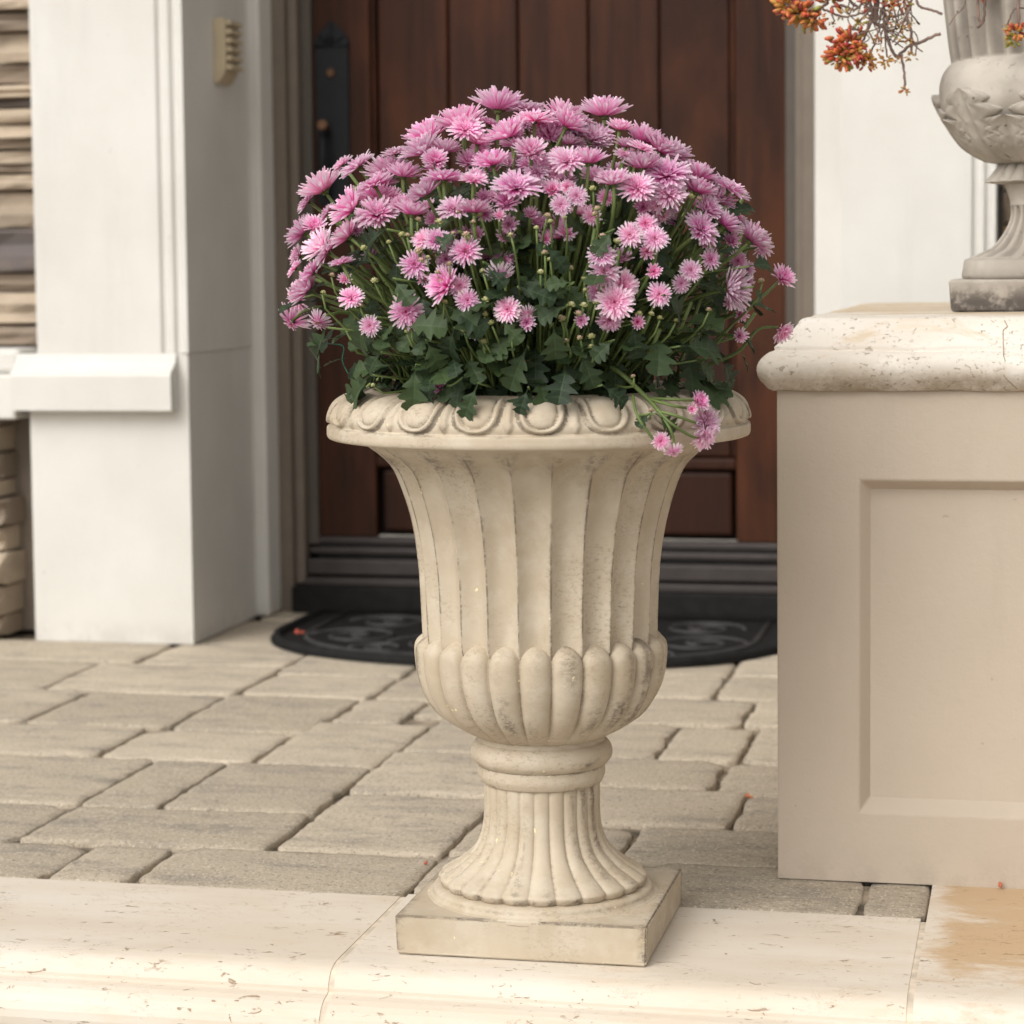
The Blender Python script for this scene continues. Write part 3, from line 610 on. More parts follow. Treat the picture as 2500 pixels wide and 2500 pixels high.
HANG = [(1713, 977, 22, .6, -.3, 'cup', 0), (1690, 999, 13, .1, 0, 'small', 0), (1731, 1035, 46, .72, -.05, 'open', 0), (1722, 1072, 32, .55, .45, 'open', 0), (1614, 1077, 22, .2, .1, 'flat', 0), (1645, 1108, 27, .1, .86, 'droop', 0), (1066, 946, 23, -.72, .1, 'cup', 0), (868, 1062, 24, -.2, .9, 'droop', .33), (1917, 672, 28, .5, -.5, 'cup', 0), (1915, 814, 24, .55, .6, 'cup', 0)]
def world_dir(dx, dy, flip=1):
    k = math.sqrt(max(.0, 1-dx*dx-dy*dy)); return (RT*dx-UP*dy-FW*k*flip).normalized()
def bez(a, b, c, d, n):
    return [a*(1-t)**3+b*3*t*(1-t)**2+c*3*t*t*(1-t)+d*t**3 for t in [i/n for i in range(n+1)]]
fr = random.Random(3)
STEMS = []
def add_flower(px, py, rp_, dx, dy, kind, back, pos=None, root=None, stem=True):
    P = pos or place(px, py, back)
    if (P-EYE).length < 2.0: return
    m = dx*dx+dy*dy
    if m > .98: dx, dy = dx*.98/math.sqrt(m), dy*.98/math.sqrt(m)
    D = world_dir(dx, dy, -1 if kind == 'droop' and m > .75 else 1)
    if kind is None and m > .5 and dy < -.35:      # upward heads of the dome are seen from the side or a little from below
        D = (RT*dx-UP*dy*1.05-FW*fr.uniform(-.08, .30)).normalized()
    if kind is None: kind = 'cup' if (m > .45 and fr.random() < .72) else 'open'
    rad = rp_*(P-EYE).dot(FW)/FPX
    k = {'open': 1.1, 'flat': 1.02, 'cup': 1.28, 'droop': 1.05, 'small': 1.25, 'pale': 1.28}[kind]*rad*1.03
    mf, mc, mk = fr.choice(KINDS[kind])
    q = D.to_track_quat('Z', 'Y').to_matrix() @ Matrix.Rotation(fr.uniform(0, 6.28), 3, 'Z')
    base = P-D*k*({'cup': .45, 'pale': .45, 'open': .28, 'small': .5}.get(kind, .1))
    o = link('flower', mf, mum, base-PO, q.to_euler(), (k,)*3)
    link('flower_centre', mc, o); link('calyx', mk, o)
    if stem:
        rt = root or Vector((AX+(base.x-AX)*fr.uniform(.25, .5), AY+(base.y-AY)*fr.uniform(.2, .55), .62))
        L = (base-rt).length; st = base-D*k*.12
        c1 = st-D*min(.05, L*.3); c2 = rt+Vector(((base.x-rt.x)*.35, (base.y-rt.y)*.35, L*.5))
        mb = MB(); mb.tube([p-PO for p in bez(st, c1, c2, rt, 9)], [.0019+.0009*i/9 for i in range(10)], 5)
        mb.build('stem', STEM, mum, smooth=True); STEMS.append((st, c1, c2, rt))
for f in FL: add_flower(*f)
for i in range(105):        # fuller dome: more heads between and behind the front ones
    px = fr.gauss(1310, 260); top = 235+((px-1320)/560)**2*420; py = top+60+fr.random()**1.3*330
    if 720 < px < 1820 and py < 640: add_flower(px, py, fr.uniform(19, 32), (px-1320)/900+fr.uniform(-.2, .2), fr.uniform(-.85, -.5), fr.choice([None, None, None, 'open', 'small', 'pale']), fr.uniform(.03, .085))
# branch that trails over the rim on the right
def tubepart(pts, r0, r1, n=10, name='stem'):
    q = [Vector(p[:3]) for p in crom([tuple(p) for p in pts], n)]
    mb = MB(); mb.tube([p-PO for p in q], [lerp(r0, r1, i/(len(q)-1)) for i in range(len(q))], 6); return mb.build(name, STEM, mum, smooth=True)
def at_r(px, py, rr):     # point of that pixel at distance rr from the urn's axis, near side
    d = ray(px, py); t = 2.2
    while t < 3.2:
        p = EYE+d*t
        if math.hypot(p.x-AX, p.y-AY) < rr: return p
        t += .002
    return EYE+d*2.75
A0 = at_r(1490, 895, .19); A1 = at_r(1580, 972, .228); A2 = at_r(1608, 1004, .255)
tubepart([A0+Vector((-.05, .06, .0)), A0, A1, A2], .0030, .0022)
for f, via, src in ((HANG[0], [(1640, 975, .26), (1690, 978, .265)], A1), (HANG[1], [(1640, 990, .262), (1675, 996, .262)], A1), (HANG[2], [(1650, 1015, .268), (1695, 1031, .272)], A2), (HANG[3], [(1640, 1035, .272), (1690, 1066, .272)], A2), (HANG[4], [(1556, 1015, .262), (1592, 1068, .268)], at_r(1545, 965, .235)), (HANG[5], [(1635, 1045, .27), (1645, 1075, .268)], A2)):
    P = at_r(f[0], f[1], .272); add_flower(*f, pos=P, stem=False)
    pts = [src]+[at_r(*v) for v in via]+[P-world_dir(f[3], f[4])*.008]
    tubepart(pts, .0017, .0015, 6)
P = at_r(1066, 946, .215); add_flower(*HANG[6], pos=P, stem=False); tubepart([at_r(1150, 850, .2), at_r(1150, 900, .205), at_r(1110, 938, .21), P+Vector((.012, 0, .002))], .0019, .0016)
P = on_y(868, 1062, .10); add_flower(*HANG[7], pos=P, stem=False)
tubepart([Vector((AX-.16, AY+.05, .62)), Vector((AX-.20, AY+.08, .640)), Vector((P.x+.012, P.y-.002, .622)), P+Vector((.002, 0, .014))], .0019, .0015)
for f, rts in ((HANG[8], [(1790, 790), (1845, 740)]), (HANG[9], [(1800, 860), (1850, 805)])):
    P = on_y(f[0], f[1], .0); add_flower(*f, pos=P, stem=False)
    tubepart([on_y(1700, 900, -.02), on_y(*rts[0], -.02), on_y(*rts[1], -.01), P-world_dir(f[3], f[4])*.012], .0021, .0016)
# buds
bmx = []
for s_ in range(3):
    rr = random.Random(s_); mb = MB(); g1, g2 = (.20, .23, .07), [(.55, .52, .26), (.66, .40, .36), (.62, .58, .34)][s_]
    for i in range(14):
        a = i*2.4; t = i/14; d = Vector((math.cos(a)*(1-t*.8), math.sin(a)*(1-t*.8), .2+t)).normalized()
        mb.ball(d*.45+Vector((0, 0, .1)), (.3, .16, .5), 6, 4, axis=d, col=tuple(lerp(g1[j], g2[j], t) for j in range(3)))
    bmx.append(mesh('bud', mb.v, mb.f, BUDM, True, col=mb.c))
BUD = [(995, 578), (982, 577), (950, 595), (1024, 613), (1020, 540), (1027, 640), (788, 718), (915, 690), (880, 750), (1005, 800), (1320, 669), (1370, 778), (1423, 748), (1425, 750), (1455, 742), (1445, 826), (1470, 700), (1686, 485), (1706, 490), (1448, 465), (1460, 515), (1650, 786), (1860, 690), (1500, 630), (1070, 670), (810, 675), (1345, 545), (1150, 640), (1560, 770), (1250, 830), (1730, 760), (1130, 720), (890, 610), (1600, 600), (1410, 770), (1445, 850), (912, 943), (1590, 1006), (1547, 922), (1310, 560)]
BUD += [(clamp(fr.gauss(1310, 230), 820, 1740), fr.uniform(520, 840)) for _ in range(45)]
for px, py in BUD:
    P = place(px, py, .005) if py < 900 else at_r(px, py, .245)
    D = (Vector((fr.uniform(-.5, .5), fr.uniform(-.5, .1), 1))).normalized(); k = fr.uniform(.0036, .006)
    link('bud', fr.choice(bmx), mum, P-PO, D.to_track_quat('Z', 'Y').to_euler(), (k,)*3)
    rt = Vector((AX+(P.x-AX)*.6, AY+(P.y-AY)*.6, max(.615, P.z-.14)))
    mb = MB(); mb.tube([p-PO for p in bez(P-D*k*.2, P-D*.03, rt+Vector((0, 0, .05)), rt, 6)], [.0011, .0012, .0013, .0014, .0015, .0016, .0017], 5); mb.build('stem', STEM, mum, smooth=True)
# leaves: lobed, toothed, folded on the midrib and arched
def leaf_mesh(seed):
    rr = random.Random(seed); n = 30; vs = []; fs = []; pa = []
    droop = rr.uniform(.25, 1.0); fold = rr.uniform(.1, .4); tw = rr.uniform(-.4, .4)
    TAB = [(0, .014), (.20, .02), (.27, .07), (.33, .17), (.38, .235), (.43, .21), (.465, .13), (.49, .115), (.53, .21), (.58, .31), (.63, .33), (.67, .25), (.70, .165), (.73, .16), (.77, .24), (.82, .27), (.86, .21), (.90, .19), (.95, .11), (1, 0)]
    ws = rr.uniform(.85, 1.2); sh = rr.uniform(-.03, .03)
    def wid(t): return interp(TAB, clamp(t+sh*math.sin(PI*t)))*ws*(1+.05*math.sin(t*70))
    for i in range(n+1):
        t = i/n; b = droop*t; cz = -.45*droop*t*t; x = t*(1-.12*droop*t)
        for sd in (-1, 0, 1):
            w = wid(t)*(1 if sd else 0)*(1+.05*rr.uniform(-1, 1)) if i < n else 0
            yy = sd*w; zz = cz+abs(yy)*fold*(1-t*.5)-.35*yy*yy+.02*math.sin(t*20+sd)*abs(sd)
            vs.append((x+abs(yy)*.34, yy+0*tw, zz+yy*tw*t*.5)); pa.append(1. if sd == 0 else 0.)
        if i:
            a = (i-1)*3; fs += [(a, a+1, a+4, a+3), (a+1, a+2, a+5, a+4)]
    # rows between rib and margin so that the rib stays thin
    v2 = []; p2 = []
    for i in range(n+1):
        L, Cc, Rr = [Vector(v) for v in vs[i*3:i*3+3]]
        v2 += [L, L.lerp(Cc, .55)+Vector((0, 0, .006)), L.lerp(Cc, .93), Cc, Rr.lerp(Cc, .93), Rr.lerp(Cc, .55)+Vector((0, 0, .006)), Rr]
        side = .55 if i % 5 == 0 else 0.; p2 += [0, side*.6, side, 1, side, side*.6, 0]
    f2 = []
    for i in range(n):
        for k in range(6): f2.append((i*7+k, i*7+k+1, (i+1)*7+k+1, (i+1)*7+k))
    return v2, f2, p2
LM = []
for s_ in range(8):
    v, f, p = leaf_mesh(40+s_); LM.append((mesh('leaf', v, f, LEAF, True, fattr=p), v, f, p))
def leaf_mat(P, D, nrm, L):
    D = D.normalized(); sidev = nrm.cross(D)
    if sidev.length < .05: sidev = Vector((1, 0, .2)).cross(D)
    sidev.normalize(); N = D.cross(sidev); m = Matrix((D*L, sidev*L, N*L)).transposed().to_4x4(); m.translation = P; return m
BIG = [  # base px, tip px, distance from the axis or None
 (905, 915, 828, 1000, .236), (1015, 890, 1003, 1003, .232), (1168, 935, 1128, 1018, .243), (1290, 945, 1268, 1005, .236), (1288, 845, 1240, 945, .235), (1412, 850, 1455, 940, .235), (1385, 745, 1318, 775, None), (1265, 700, 1350, 725, None), (1330, 600, 1385, 655, None), (960, 680, 1000, 735, None), (945, 560, 860, 600, None),
 (890, 770, 860, 860, None), (1085, 745, 1180, 795, None), (1180, 850, 1130, 760, None), (1545, 790, 1560, 870, .25), (1660, 845, 1760, 850, None), (1790, 930, 1745, 960, .235), (1760, 870, 1805, 955, .235), (1470, 940, 1530, 980, .245), (1585, 1010, 1560, 1035, .262), (1600, 1010, 1660, 1050, .262), (800, 800, 742, 890, .27), (985, 800, 1060, 780, None),
 (1400, 690, 1340, 690, None), (1180, 640, 1230, 690, None), (1120, 565, 1060, 600, None), (1500, 560, 1455, 610, None), (1620, 720, 1690, 760, None), (1830, 650, 1880, 640, .29), (1840, 700, 1870, 735, .29), (1110, 800, 1080, 880, None), (1040, 830, 1075, 900, None), (1350, 790, 1360, 880, None), (1500, 830, 1450, 870, None), (1600, 850, 1640, 910, .24), (1700, 880, 1745, 920, .24), (930, 860, 890, 905, .25), (1220, 780, 1270, 830, None)]
for bx, by, tx, ty, rr_ in BIG:
    A = at_r(bx, by, rr_) if rr_ else place(bx, by, -.004); B = at_r(tx, ty, rr_+.006) if rr_ else place(tx, ty, -.012)
    L = (B-A).length*1.12; nrm = (TOC*.7+Vector((0, 0, .6))+Vector((A.x-AX, A.y-AY, 0))*1.5)
    o = link('leaf', fr.choice(LM)[0], mum); o.matrix_local = Matrix.Translation(-PO) @ leaf_mat(A, B-A, nrm, L)
    mb = MB(); r0_ = Vector((AX+(A.x-AX)*.7, AY+(A.y-AY)*.7, A.z-.01)); mb.tube([r0_-PO, A-PO], .0013, 4); mb.build('leaf_stalk', STEM, mum, smooth=True)
def rand_leaf(fmin, fmax, zmin, zmax, front):
    a = FI+fr.gauss(0, .85) if front else fr.uniform(0, 2*PI); z = fr.uniform(zmin, zmax); r = env(z)*fr.uniform(fmin, fmax)
    P = Vector((AX+r*math.cos(a), AY+r*math.sin(a), z)); out = Vector((math.cos(a), math.sin(a), 0))
    D = out*fr.uniform(.2, 1)+Vector((-math.sin(a), math.cos(a), 0))*fr.uniform(-1, 1)+Vector((0, 0, fr.uniform(-.8, .35)))
    return P, D, Vector((0, 0, 1))+out*fr.uniform(.2, 1.2), fr.uniform(.026, .056)
for i in range(205):
    P, D, N, L = rand_leaf(.66, .90, .63, .83 if i % 3 else .74, True)
    o = link('leaf', fr.choice(LM)[0], mum); o.matrix_local = Matrix.Translation(-PO) @ leaf_mat(P, D, N, L)
vs, fs, pa = [], [], []
for i in range(720):
    P, D, N, L = rand_leaf(.1, .78, .625, .88, False); m = leaf_mat(P-PO, D, N, L); _, v, f, p = fr.choice(LM)
    n = len(vs); vs += [m @ Vector(q) for q in v]; fs += [tuple(k+n for k in q) for q in f]; pa += p
tag(link('inner_leaf', mesh('inner_leaf', vs, fs, LEAF, True, fattr=pa), mum), kind='stuff')
sb = MB()
for i in range(260):
    a = fr.uniform(0, 2*PI); r1 = env(.76)*fr.uniform(.1, .9); z1 = fr.uniform(.70, .86); r0_ = min(.16, r1*fr.uniform(.3, .7))
    p0 = Vector((AX+r0_*math.cos(a), AY+r0_*math.sin(a), .615)); p1 = Vector((AX+r1*math.cos(a+.2), AY+r1*math.sin(a+.2), z1))
    sb.tube([p-PO for p in bez(p0, p0+Vector((0, 0, .08)), p1-Vector((0, 0, .06)), p1, 5)], .0021, 4)
o = sb.build('inner_stem', STEM, mum, smooth=True); tag(o, kind='stuff')
mb = MB(); mb.tube([p-PO for p in [Vector(q) for q in crom([tuple(on_y(772, 823, -.02)), tuple(on_y(800, 838, -.05)), tuple(on_y(838, 845, -.08)), tuple(on_y(836, 880, -.08)), tuple(on_y(850, 912, -.09))], 6)]], .0007, 5); mb.build('twine', TWINE, mum, smooth=True)

# ================================================================== porch wall on the right
pw = empty('porch_wall', (.248, .265, 0), 'low tan stucco wall with a recessed front panel and a cream stone cap beside the step', 'wall')
WX0, WX1, WY0, WY1 = .248, 1.15, .266, 1.42
def wl(v): return (v[0]-.248, v[1]-.265, v[2])
# body with recessed panel: outer face ring, splayed reveal, panel
px0, px1, pz0, pz1 = .3495, 1.05, .0885, .5035; qx0, qx1, qz0, qz1 = .362, 1.0375, .1055, .4915
yo, yi = WY0, WY0+.016
V = [(WX0, yo, .001), (WX1, yo, .001), (WX1, yo, .615), (WX0, yo, .615), (px0, yo, pz0), (px1, yo, pz0), (px1, yo, pz1), (px0, yo, pz1), (qx0, yi, qz0), (qx1, yi, qz0), (qx1, yi, qz1), (qx0, yi, qz1),
     (WX0, WY1, .001), (WX1, WY1, .001), (WX1, WY1, .615), (WX0, WY1, .615)]
F = [(0, 1, 5, 4), (1, 2, 6, 5), (2, 3, 7, 6), (3, 0, 4, 7), (4, 5, 9, 8), (5, 6, 10, 9), (6, 7, 11, 10), (7, 4, 8, 11), (1, 13, 14, 2), (13, 12, 15, 14), (12, 0, 3, 15), (3, 2, 14, 15)]
m = MB(); m.add([wl(v) for v in V], F); m.build('wall_body', TAN, pw, bevel=.0022)
m = MB(); m.add([wl(v) for v in V[8:12]], [(0, 1, 2, 3)]); m.build('recessed_panel', TAN, pw)
# cap: moulded section carried round the wall with mitred corners; (offset inwards from the body face, z)
tor = [(-.0215+.0+.0*a, 0) for a in ()]
cpf = [(.004, .6135), (-.004, .6135), (-.010, .6172)] + [(.0-.0215*math.sin(a)-.001, .6405-.0215*math.cos(a)) for a in [PI*(.22+.70*k/10) for k in range(11)]]
cpf += [(-.0035, .6618), (-.0022, .6640), (-.003, .6670)] + crom([(-.001, .6690), (.004, .6742), (.0135, .6830), (.0215, .6915), (.0245, .6965)], 3) + [(.0255, .6985), (.0285, .7010), (.035, .7038), (.05, .7045)]
vs = []; fs = []; n = len(cpf)
rng = random.Random(5)
def ring_corner(o, z): return [(WX0+o, WY0+o, z), (WX1-o, WY0+o, z), (WX1-o, WY1-o, z), (WX0+o, WY1-o, z)]
# front run subdivided so that the worn stone can wander a little
NX = 60
for o_, z_ in cpf:
    c = ring_corner(o_, z_)
    row = []
    for a, b, k in ((c[0], c[1], NX), (c[1], c[2], 20), (c[2], c[3], 20), (c[3], c[0], 40)):
        for i in range(k):
            p = Vector(a).lerp(Vector(b), i/k); w = noise.noise(p*14)*.0024+noise.noise(p*45)*.0012
            row.append(wl(p+Vector((0, w if a == c[0] else 0, w))))
    vs += row
N = NX+80
for i in range(n-1):
    for k in range(N): fs.append((i*N+k, i*N+(k+1) % N, (i+1)*N+(k+1) % N, (i+1)*N+k))
fs.append(tuple(range((n-1)*N, n*N)))
link('cap_stone', mesh('cap_stone', vs, fs, CAPM, True), pw)
# hairline crack running down the cap
mb = MB(); cr = []
for k, (px, py) in enumerate(((2452, 782), (2460, 797), (2449, 806), (2449, 835), (2450, 868), (2454, 880), (2451, 900), (2451, 918), (2462, 930), (2472, 940), (2484, 950))):
    off, zz = 0, 0
    best = min(((abs((on_y(px, py, WY0+o_)).z-z_), o_, z_) for o_, z_ in [(lerp(a[0], b[0], q/6), lerp(a[1], b[1], q/6)) for a, b in zip(cpf[2:], cpf[3:]) for q in range(6)]))
    p = on_y(px, py, WY0+best[1]-.0006); cr.append(Vector(wl(p)))
mb.tube(cr, .0005, 4); mb.build('crack', m_plain('crack_dirt', (.30, .22, .13), .9, .1), pw)

# ================================================================== grey urn on the wall
UY = .62
UA = on_y(2540, 700, UY); U0 = Vector((UA.x, UY, .7047))
gu = empty('grey_urn', U0, 'weathered grey concrete urn with acanthus leaves and fluted neck standing on the stone cap', 'urn')
RH = RT0
def urad(px, py):
    p = on_y(px, py, UY); a = on_y(2540, py, UY); return abs((p-a).dot(RH)), p.z-U0.z
def uprof(pts): return [urad(*p) for p in pts]
hb = uprof([(2301, 682), (2308, 760)]); w = hb[0][0]*.93
m = MB(); z1 = hb[0][1]
m.add([(-w*.97, -w*.97, .0008), (w*.97, -w*.97, .0008), (w*.97, w*.97, .0008), (-w*.97, w*.97, .0008), (-w, -w, z1), (w, -w, z1), (w, w, z1), (-w, w, z1)], [(3, 2, 1, 0), (4, 5, 6, 7), (0, 1, 5, 4), (1, 2, 6, 5), (2, 3, 7, 6), (3, 0, 4, 7)])
m.build('plinth', GREY, gu, bevel=.004, seg=3)
p0 = uprof([(2345, 669), (2349, 636)])
lathe('base_ring', [(p0[0][0]*.9, z1-.002), (p0[0][0], z1+.0006), (p0[0][0]+.001, z1+.006), (p0[1][0], p0[1][1]), (p0[1][0]-.008, p0[1][1]+.004), (.06, p0[1][1]+.006)], 72, GREY, gu)
sp = crom(uprof([(2352, 634), (2380, 621), (2415, 605), (2444, 572), (2462, 535), (2464, 500)]), 6)
lathe('fluted_stem', sp, 20*12, GREY, gu, lambda i, t, a, r, z: (r-.0085*r/.06*(.5+.5*math.cos(18*a))**1.3*sst(0, .15, t)*sst(1, .85, t), z, .7*sst(.3, .9, .5+.5*math.cos(18*a+.5))))  # dark groove tone: dirt plus painted flute shade
kp = crom(uprof([(2463, 502), (2462, 488), (2453, 462), (2449, 450)]), 4); lathe('neck_ring', kp, 64, GREY, gu)
dp = crom(uprof([(2449, 450), (2403, 447), (2401, 442), (2416, 425), (2432, 404), (2440, 399)]), 5)
lathe('gadroon_collar', dp, 20*14, GREY, gu, lambda i, t, a, r, z: (r-.011*(1-math.sqrt(1-(((20*a/(2*PI)) % 1)*2-1)**2*.97))*sst(.1, .3, t), z, 0))
bwl = crom(uprof([(2436, 402), (2407, 394), (2353, 362), (2314, 312), (2288, 268), (2284, 225), (2287, 200), (2296, 178), (2314, 158), (2330, 154)]), 7)
lathe('bowl', bwl, 120, GREY, gu)
def brad(z): return interp(sorted((z_, r_) for r_, z_ in bwl if z_ < .36), z)
npf = uprof([(2314, 158), (2309, 130), (2302, 80), (2292, 0), (2284, -60), (2270, -100)])
npf = crom(npf, 6); tp = npf[-1]
lathe('fluted_neck', npf, 30*10, GREY, gu, lambda i, t, a, r, z: (r-.009*abs(math.sin(13*a))**1.2*sst(0, .05, t), z, .8*sst(.45, 1, abs(math.sin(13*a+.25)))*sst(.02, .1, t)), caps=False)  # neck grooves darkened in colour: grime and painted shade together
lathe('rim', crom([(tp[0]-.006, tp[1]-.002), (tp[0]+.012, tp[1]), (tp[0]+.03, tp[1]+.012), (tp[0]+.038, tp[1]+.024), (tp[0]+.03, tp[1]+.034), (tp[0]+.012, tp[1]+.034), (tp[0]-.005, tp[1]+.02)], 4), 120, GREY, gu, caps=False)
RIMZ = U0.z+tp[1]+.034
# acanthus leaves in relief on the bowl
def acanthus(a0, z0, z1, wa, curl):
    vs, fs = [], []; nu, nv = 28, 40
    for j in range(nv+1):
        t = j/nv; z = lerp(z0, z1, t)
        env_ = interp([(0, .34), (.15, .55), (.45, .92), (.65, 1.), (.82, .80), (.93, .55), (1, .22)], t)
        lob = env_*(.60+.40*abs(math.cos(t*PI*4.5+.4))**.8)
        for k in range(nu+1):
            u = k/nu*2-1; a = a0+u*wa*lob*(.09/max(.05, brad(z))); zz = min(z+.012*abs(u)*sst(0, .3, t)*(1-t), zhi_+.01)
            vein = abs(math.cos(abs(u)*6.5+t*4))
            h = .0010+.0034*(1-u**6)+.0030*vein*sst(.04, .2, abs(u))*(1-.5*abs(u))-.0030*math.exp(-(u/.07)**2)
            h += curl*sst(.70, .97, t)*(1-u*u)+.0016*sst(.5, .9, abs(u))*(1-abs(u))*4*abs(math.cos(t*PI*4.5+.4))
            if k in (0, nu) or j == 0: h = -.003
            vs.append(((brad(zz)+h)*math.cos(a), (brad(zz)+h)*math.sin(a), zz-.35*curl*sst(.9, 1, t)))
    for j in range(nv):
        for k in range(nu): q = j*(nu+1)+k; fs.append((q, q+1, q+nu+2, q+nu+1))
    return mesh('acanthus_leaf', vs, fs, GREY, True)
zlo, zhi = bwl[3][1], urad(2284, 226)[1]; zhi_ = zhi
big = acanthus(0, zlo, zhi, .62, .0055); sml = acanthus(0, zlo, lerp(zlo, zhi, .62), .50, .005)
for k in range(7):
    link('acanthus_leaf', big, gu, (0, 0, 0), (0, 0, FI-.12+2*PI*k/7)); link('acanthus_leaf', sml, gu, (0, 0, 0), (0, 0, FI-.12+2*PI*(k+.5)/7))
# trailing succulent in the grey urn
sc_ = empty('trailing_succulent', (U0.x, U0.y, RIMZ), 'trailing succulent with red orange leaf clusters and wiry brown stems spilling from the grey urn', 'plant')
SO = Vector((U0.x, U0.y, RIMZ)); sr = random.Random(12)
def leaflet(mb, p, d, L, w, c):
    tip = tuple(min(1, x*f) for x, f in zip(c, (1.2, .7, .75))); mb.ball(p+d*L*.5, (w, w, L*.5), 6, 4, axis=d, col=[c]*(1+12)+[tip]*6+[tip] if False else [c if i < 13 else tip for i in range(2+6*3)])
PAL = [(.36, .075, .035), (.45, .15, .045), (.42, .25, .05), (.27, .29, .045), (.30, .06, .04), (.30, .18, .045)]
def cluster(px, py, Y, rpx, n, pal, dirv=None, scale=1., stem_to=None):
    P = on_y(px, py, Y); rad = rpx*(P-EYE).dot(FW)/FPX; mb = MB()
    for i in range(int(n*1.6)):
        d = Vector((sr.gauss(0, 1), sr.gauss(0, 1), sr.gauss(0, 1))).normalized()
        off = Vector((sr.gauss(0, 1), sr.gauss(0, .7), sr.gauss(0, .7))); b = P-SO+off*rad*.40
        d = (off.normalized()*1.3+d*.6).normalized()
        leaflet(mb, b, d, rad*sr.uniform(.7, 1.0)*scale, rad*sr.uniform(.15, .22)*scale, tuple(x*sr.uniform(.85, 1.15) for x in sr.choice(pal)))
    mb.build('leaf_cluster', SEDUM, sc_, smooth=True)
RED = [PAL[0], PAL[1], PAL[4], PAL[2]]; ORG = [PAL[1], PAL[2], PAL[5]]; GRN = [PAL[3], PAL[2], PAL[1]]
cluster(1925, 15, .50, 30, 26, RED+ORG); cluster(1955, 32, .50, 32, 34, ORG+GRN+RED); cluster(1985, 48, .5, 26, 20, ORG+RED); cluster(2000, 40, .49, 14, 9, RED); cluster(2030, 0, .5, 26, 22, RED)
cluster(2072, 105, .48, 30, 34, RED); cluster(2055, 138, .48, 30, 34, RED+GRN); cluster(2088, 128, .48, 26, 22, RED+ORG); cluster(2048, 148, .48, 16, 14, GRN)
cluster(2120, 145, .49, 18, 16, ORG); cluster(2112, 158, .49, 16, 12, RED); cluster(2163, 148, .49, 15, 14, [PAL[5], PAL[2]]); cluster(2188, 145, .49, 9, 8, ORG); cluster(2222, 138, .49, 11, 10, [PAL[5]]); cluster(2208, 222, .49, 10, 12, ORG)
cluster(2195, 92, .49, 10, 9, [PAL[2], PAL[3]]); cluster(2218, 100, .49, 9, 8, [PAL[2], PAL[5]]); cluster(2100, 55, .5, 14, 12, [PAL[2], PAL[3]]); cluster(2142, 98, .49, 10, 9, ORG); cluster(2150, 120, .49, 9, 8, ORG); cluster(2032, 60, .5, 7, 6, [PAL[5]])
cluster(2205, 8, .5, 20, 16, RED+GRN); cluster(2175, 4, .5, 18, 14, RED); cluster(2130, 0, .5, 22, 16, RED); cluster(2480, 78, .47, 20, 26, ORG+RED); cluster(2475, 100, .47, 16, 20, [PAL[3]]); cluster(2275, -30, .5, 22, 18, RED+GRN); cluster(2400, -25, .5, 24, 18, RED)
for _ in range(34):
    cluster(sr.uniform(2050, 2235), clamp(sr.gauss(50, 45), -20, 140), .5+sr.uniform(-.03, .05), sr.uniform(6, 11), 5, [PAL[2], PAL[5], PAL[3], PAL[5], PAL[1]])
def strand(pts, r=.0016, Y=.5, mat=None):
    q = [tuple(on_y(x, y, Y+(w_[0] if w_ else 0))) for x, y, *w_ in pts]; c = [Vector(p)-SO for p in crom(q, 5)]
    mb = MB(); mb.tube([p+Vector((sr.gauss(0, .0004), sr.gauss(0, .0004), sr.gauss(0, .0004))) for p in c], [r*sr.uniform(.85, 1.1) for _ in c], 5); mb.build('stem', TWIG, sc_, smooth=True)
for pts, r in ((((2140, -70), (2142, -20), (2140, 25), (2138, 55)), .004), (((2165, -70), (2160, -20), (2158, 25), (2160, 60), (2168, 95), (2178, 125), (2190, 138), (2200, 130), (2220, 112), (2250, 102), (2275, 90), (2296, 82)), .0022),
 (((2150, -70), (2120, -20), (2128, 20), (2135, 55), (2160, 62), (2172, 40)), .0025), (((2225, -70), (2225, 0), (2222, 18), (2212, 40), (2224, 70), (2226, 95), (2226, 130)), .0019), (((2235, -70), (2238, 0), (2250, 18), (2275, 25), (2300, 35)), .0018),
 (((2200, 130), (2206, 165), (2209, 195), (2208, 218)), .0019), (((2212, 40), (2195, 80), (2178, 105)), .0014), (((2120, -10), (2090, 22), (2060, 14), (2030, 16)), .0016), (((2010, 22), (2035, 33), (2060, 40), (2085, 38), (2110, 30)), .0016), (((2030, 35), (2036, 50), (2032, 60)), .0012),
 (((2130, 20), (2100, 50), (2075, 75), (2072, 85)), .0016), (((2056, 82), (2066, 73), (2090, 72), (2115, 78), (2125, 60)), .0014), (((2128, 50), (2112, 90), (2100, 108)), .0018), (((2150, 60), (2140, 95), (2125, 130), (2115, 148)), .0013), (((2160, 70), (2162, 110), (2165, 140)), .0013),
 (((2135, 30), (2118, 60), (2126, 85), (2138, 110)), .0012), (((2185, 110), (2195, 102), (2212, 101), (2222, 95)), .0013), (((2215, 30), (2180, 40), (2170, 28), (2150, 20)), .0014), (((2100, 20), (2080, 8), (2060, -30)), .002), (((1990, 30), (2010, 15), (2040, -30)), .0022),
 (((2180, -40), (2176, 20), (2162, 60), (2150, 85)), .0012), (((2110, -40), (2112, 10), (2122, 40), (2140, 70), (2146, 100)), .0011), (((2382, -40), (2388, 10), (2388, 40), (2394, 60), (2386, 66)), .0019), (((2405, -30), (2404, 20), (2402, 48), (2394, 62)), .0019), (((2486, -40), (2486, 20), (2487, 60)), .0024), (((2505, 20), (2478, 22), (2465, 45), (2458, 62)), .0012),
 (((2362, -10), (2350, 20), (2330, 42), (2318, 60)), .0007)):
    strand(pts, r, .5 if pts[0][0] < 2330 else .47)
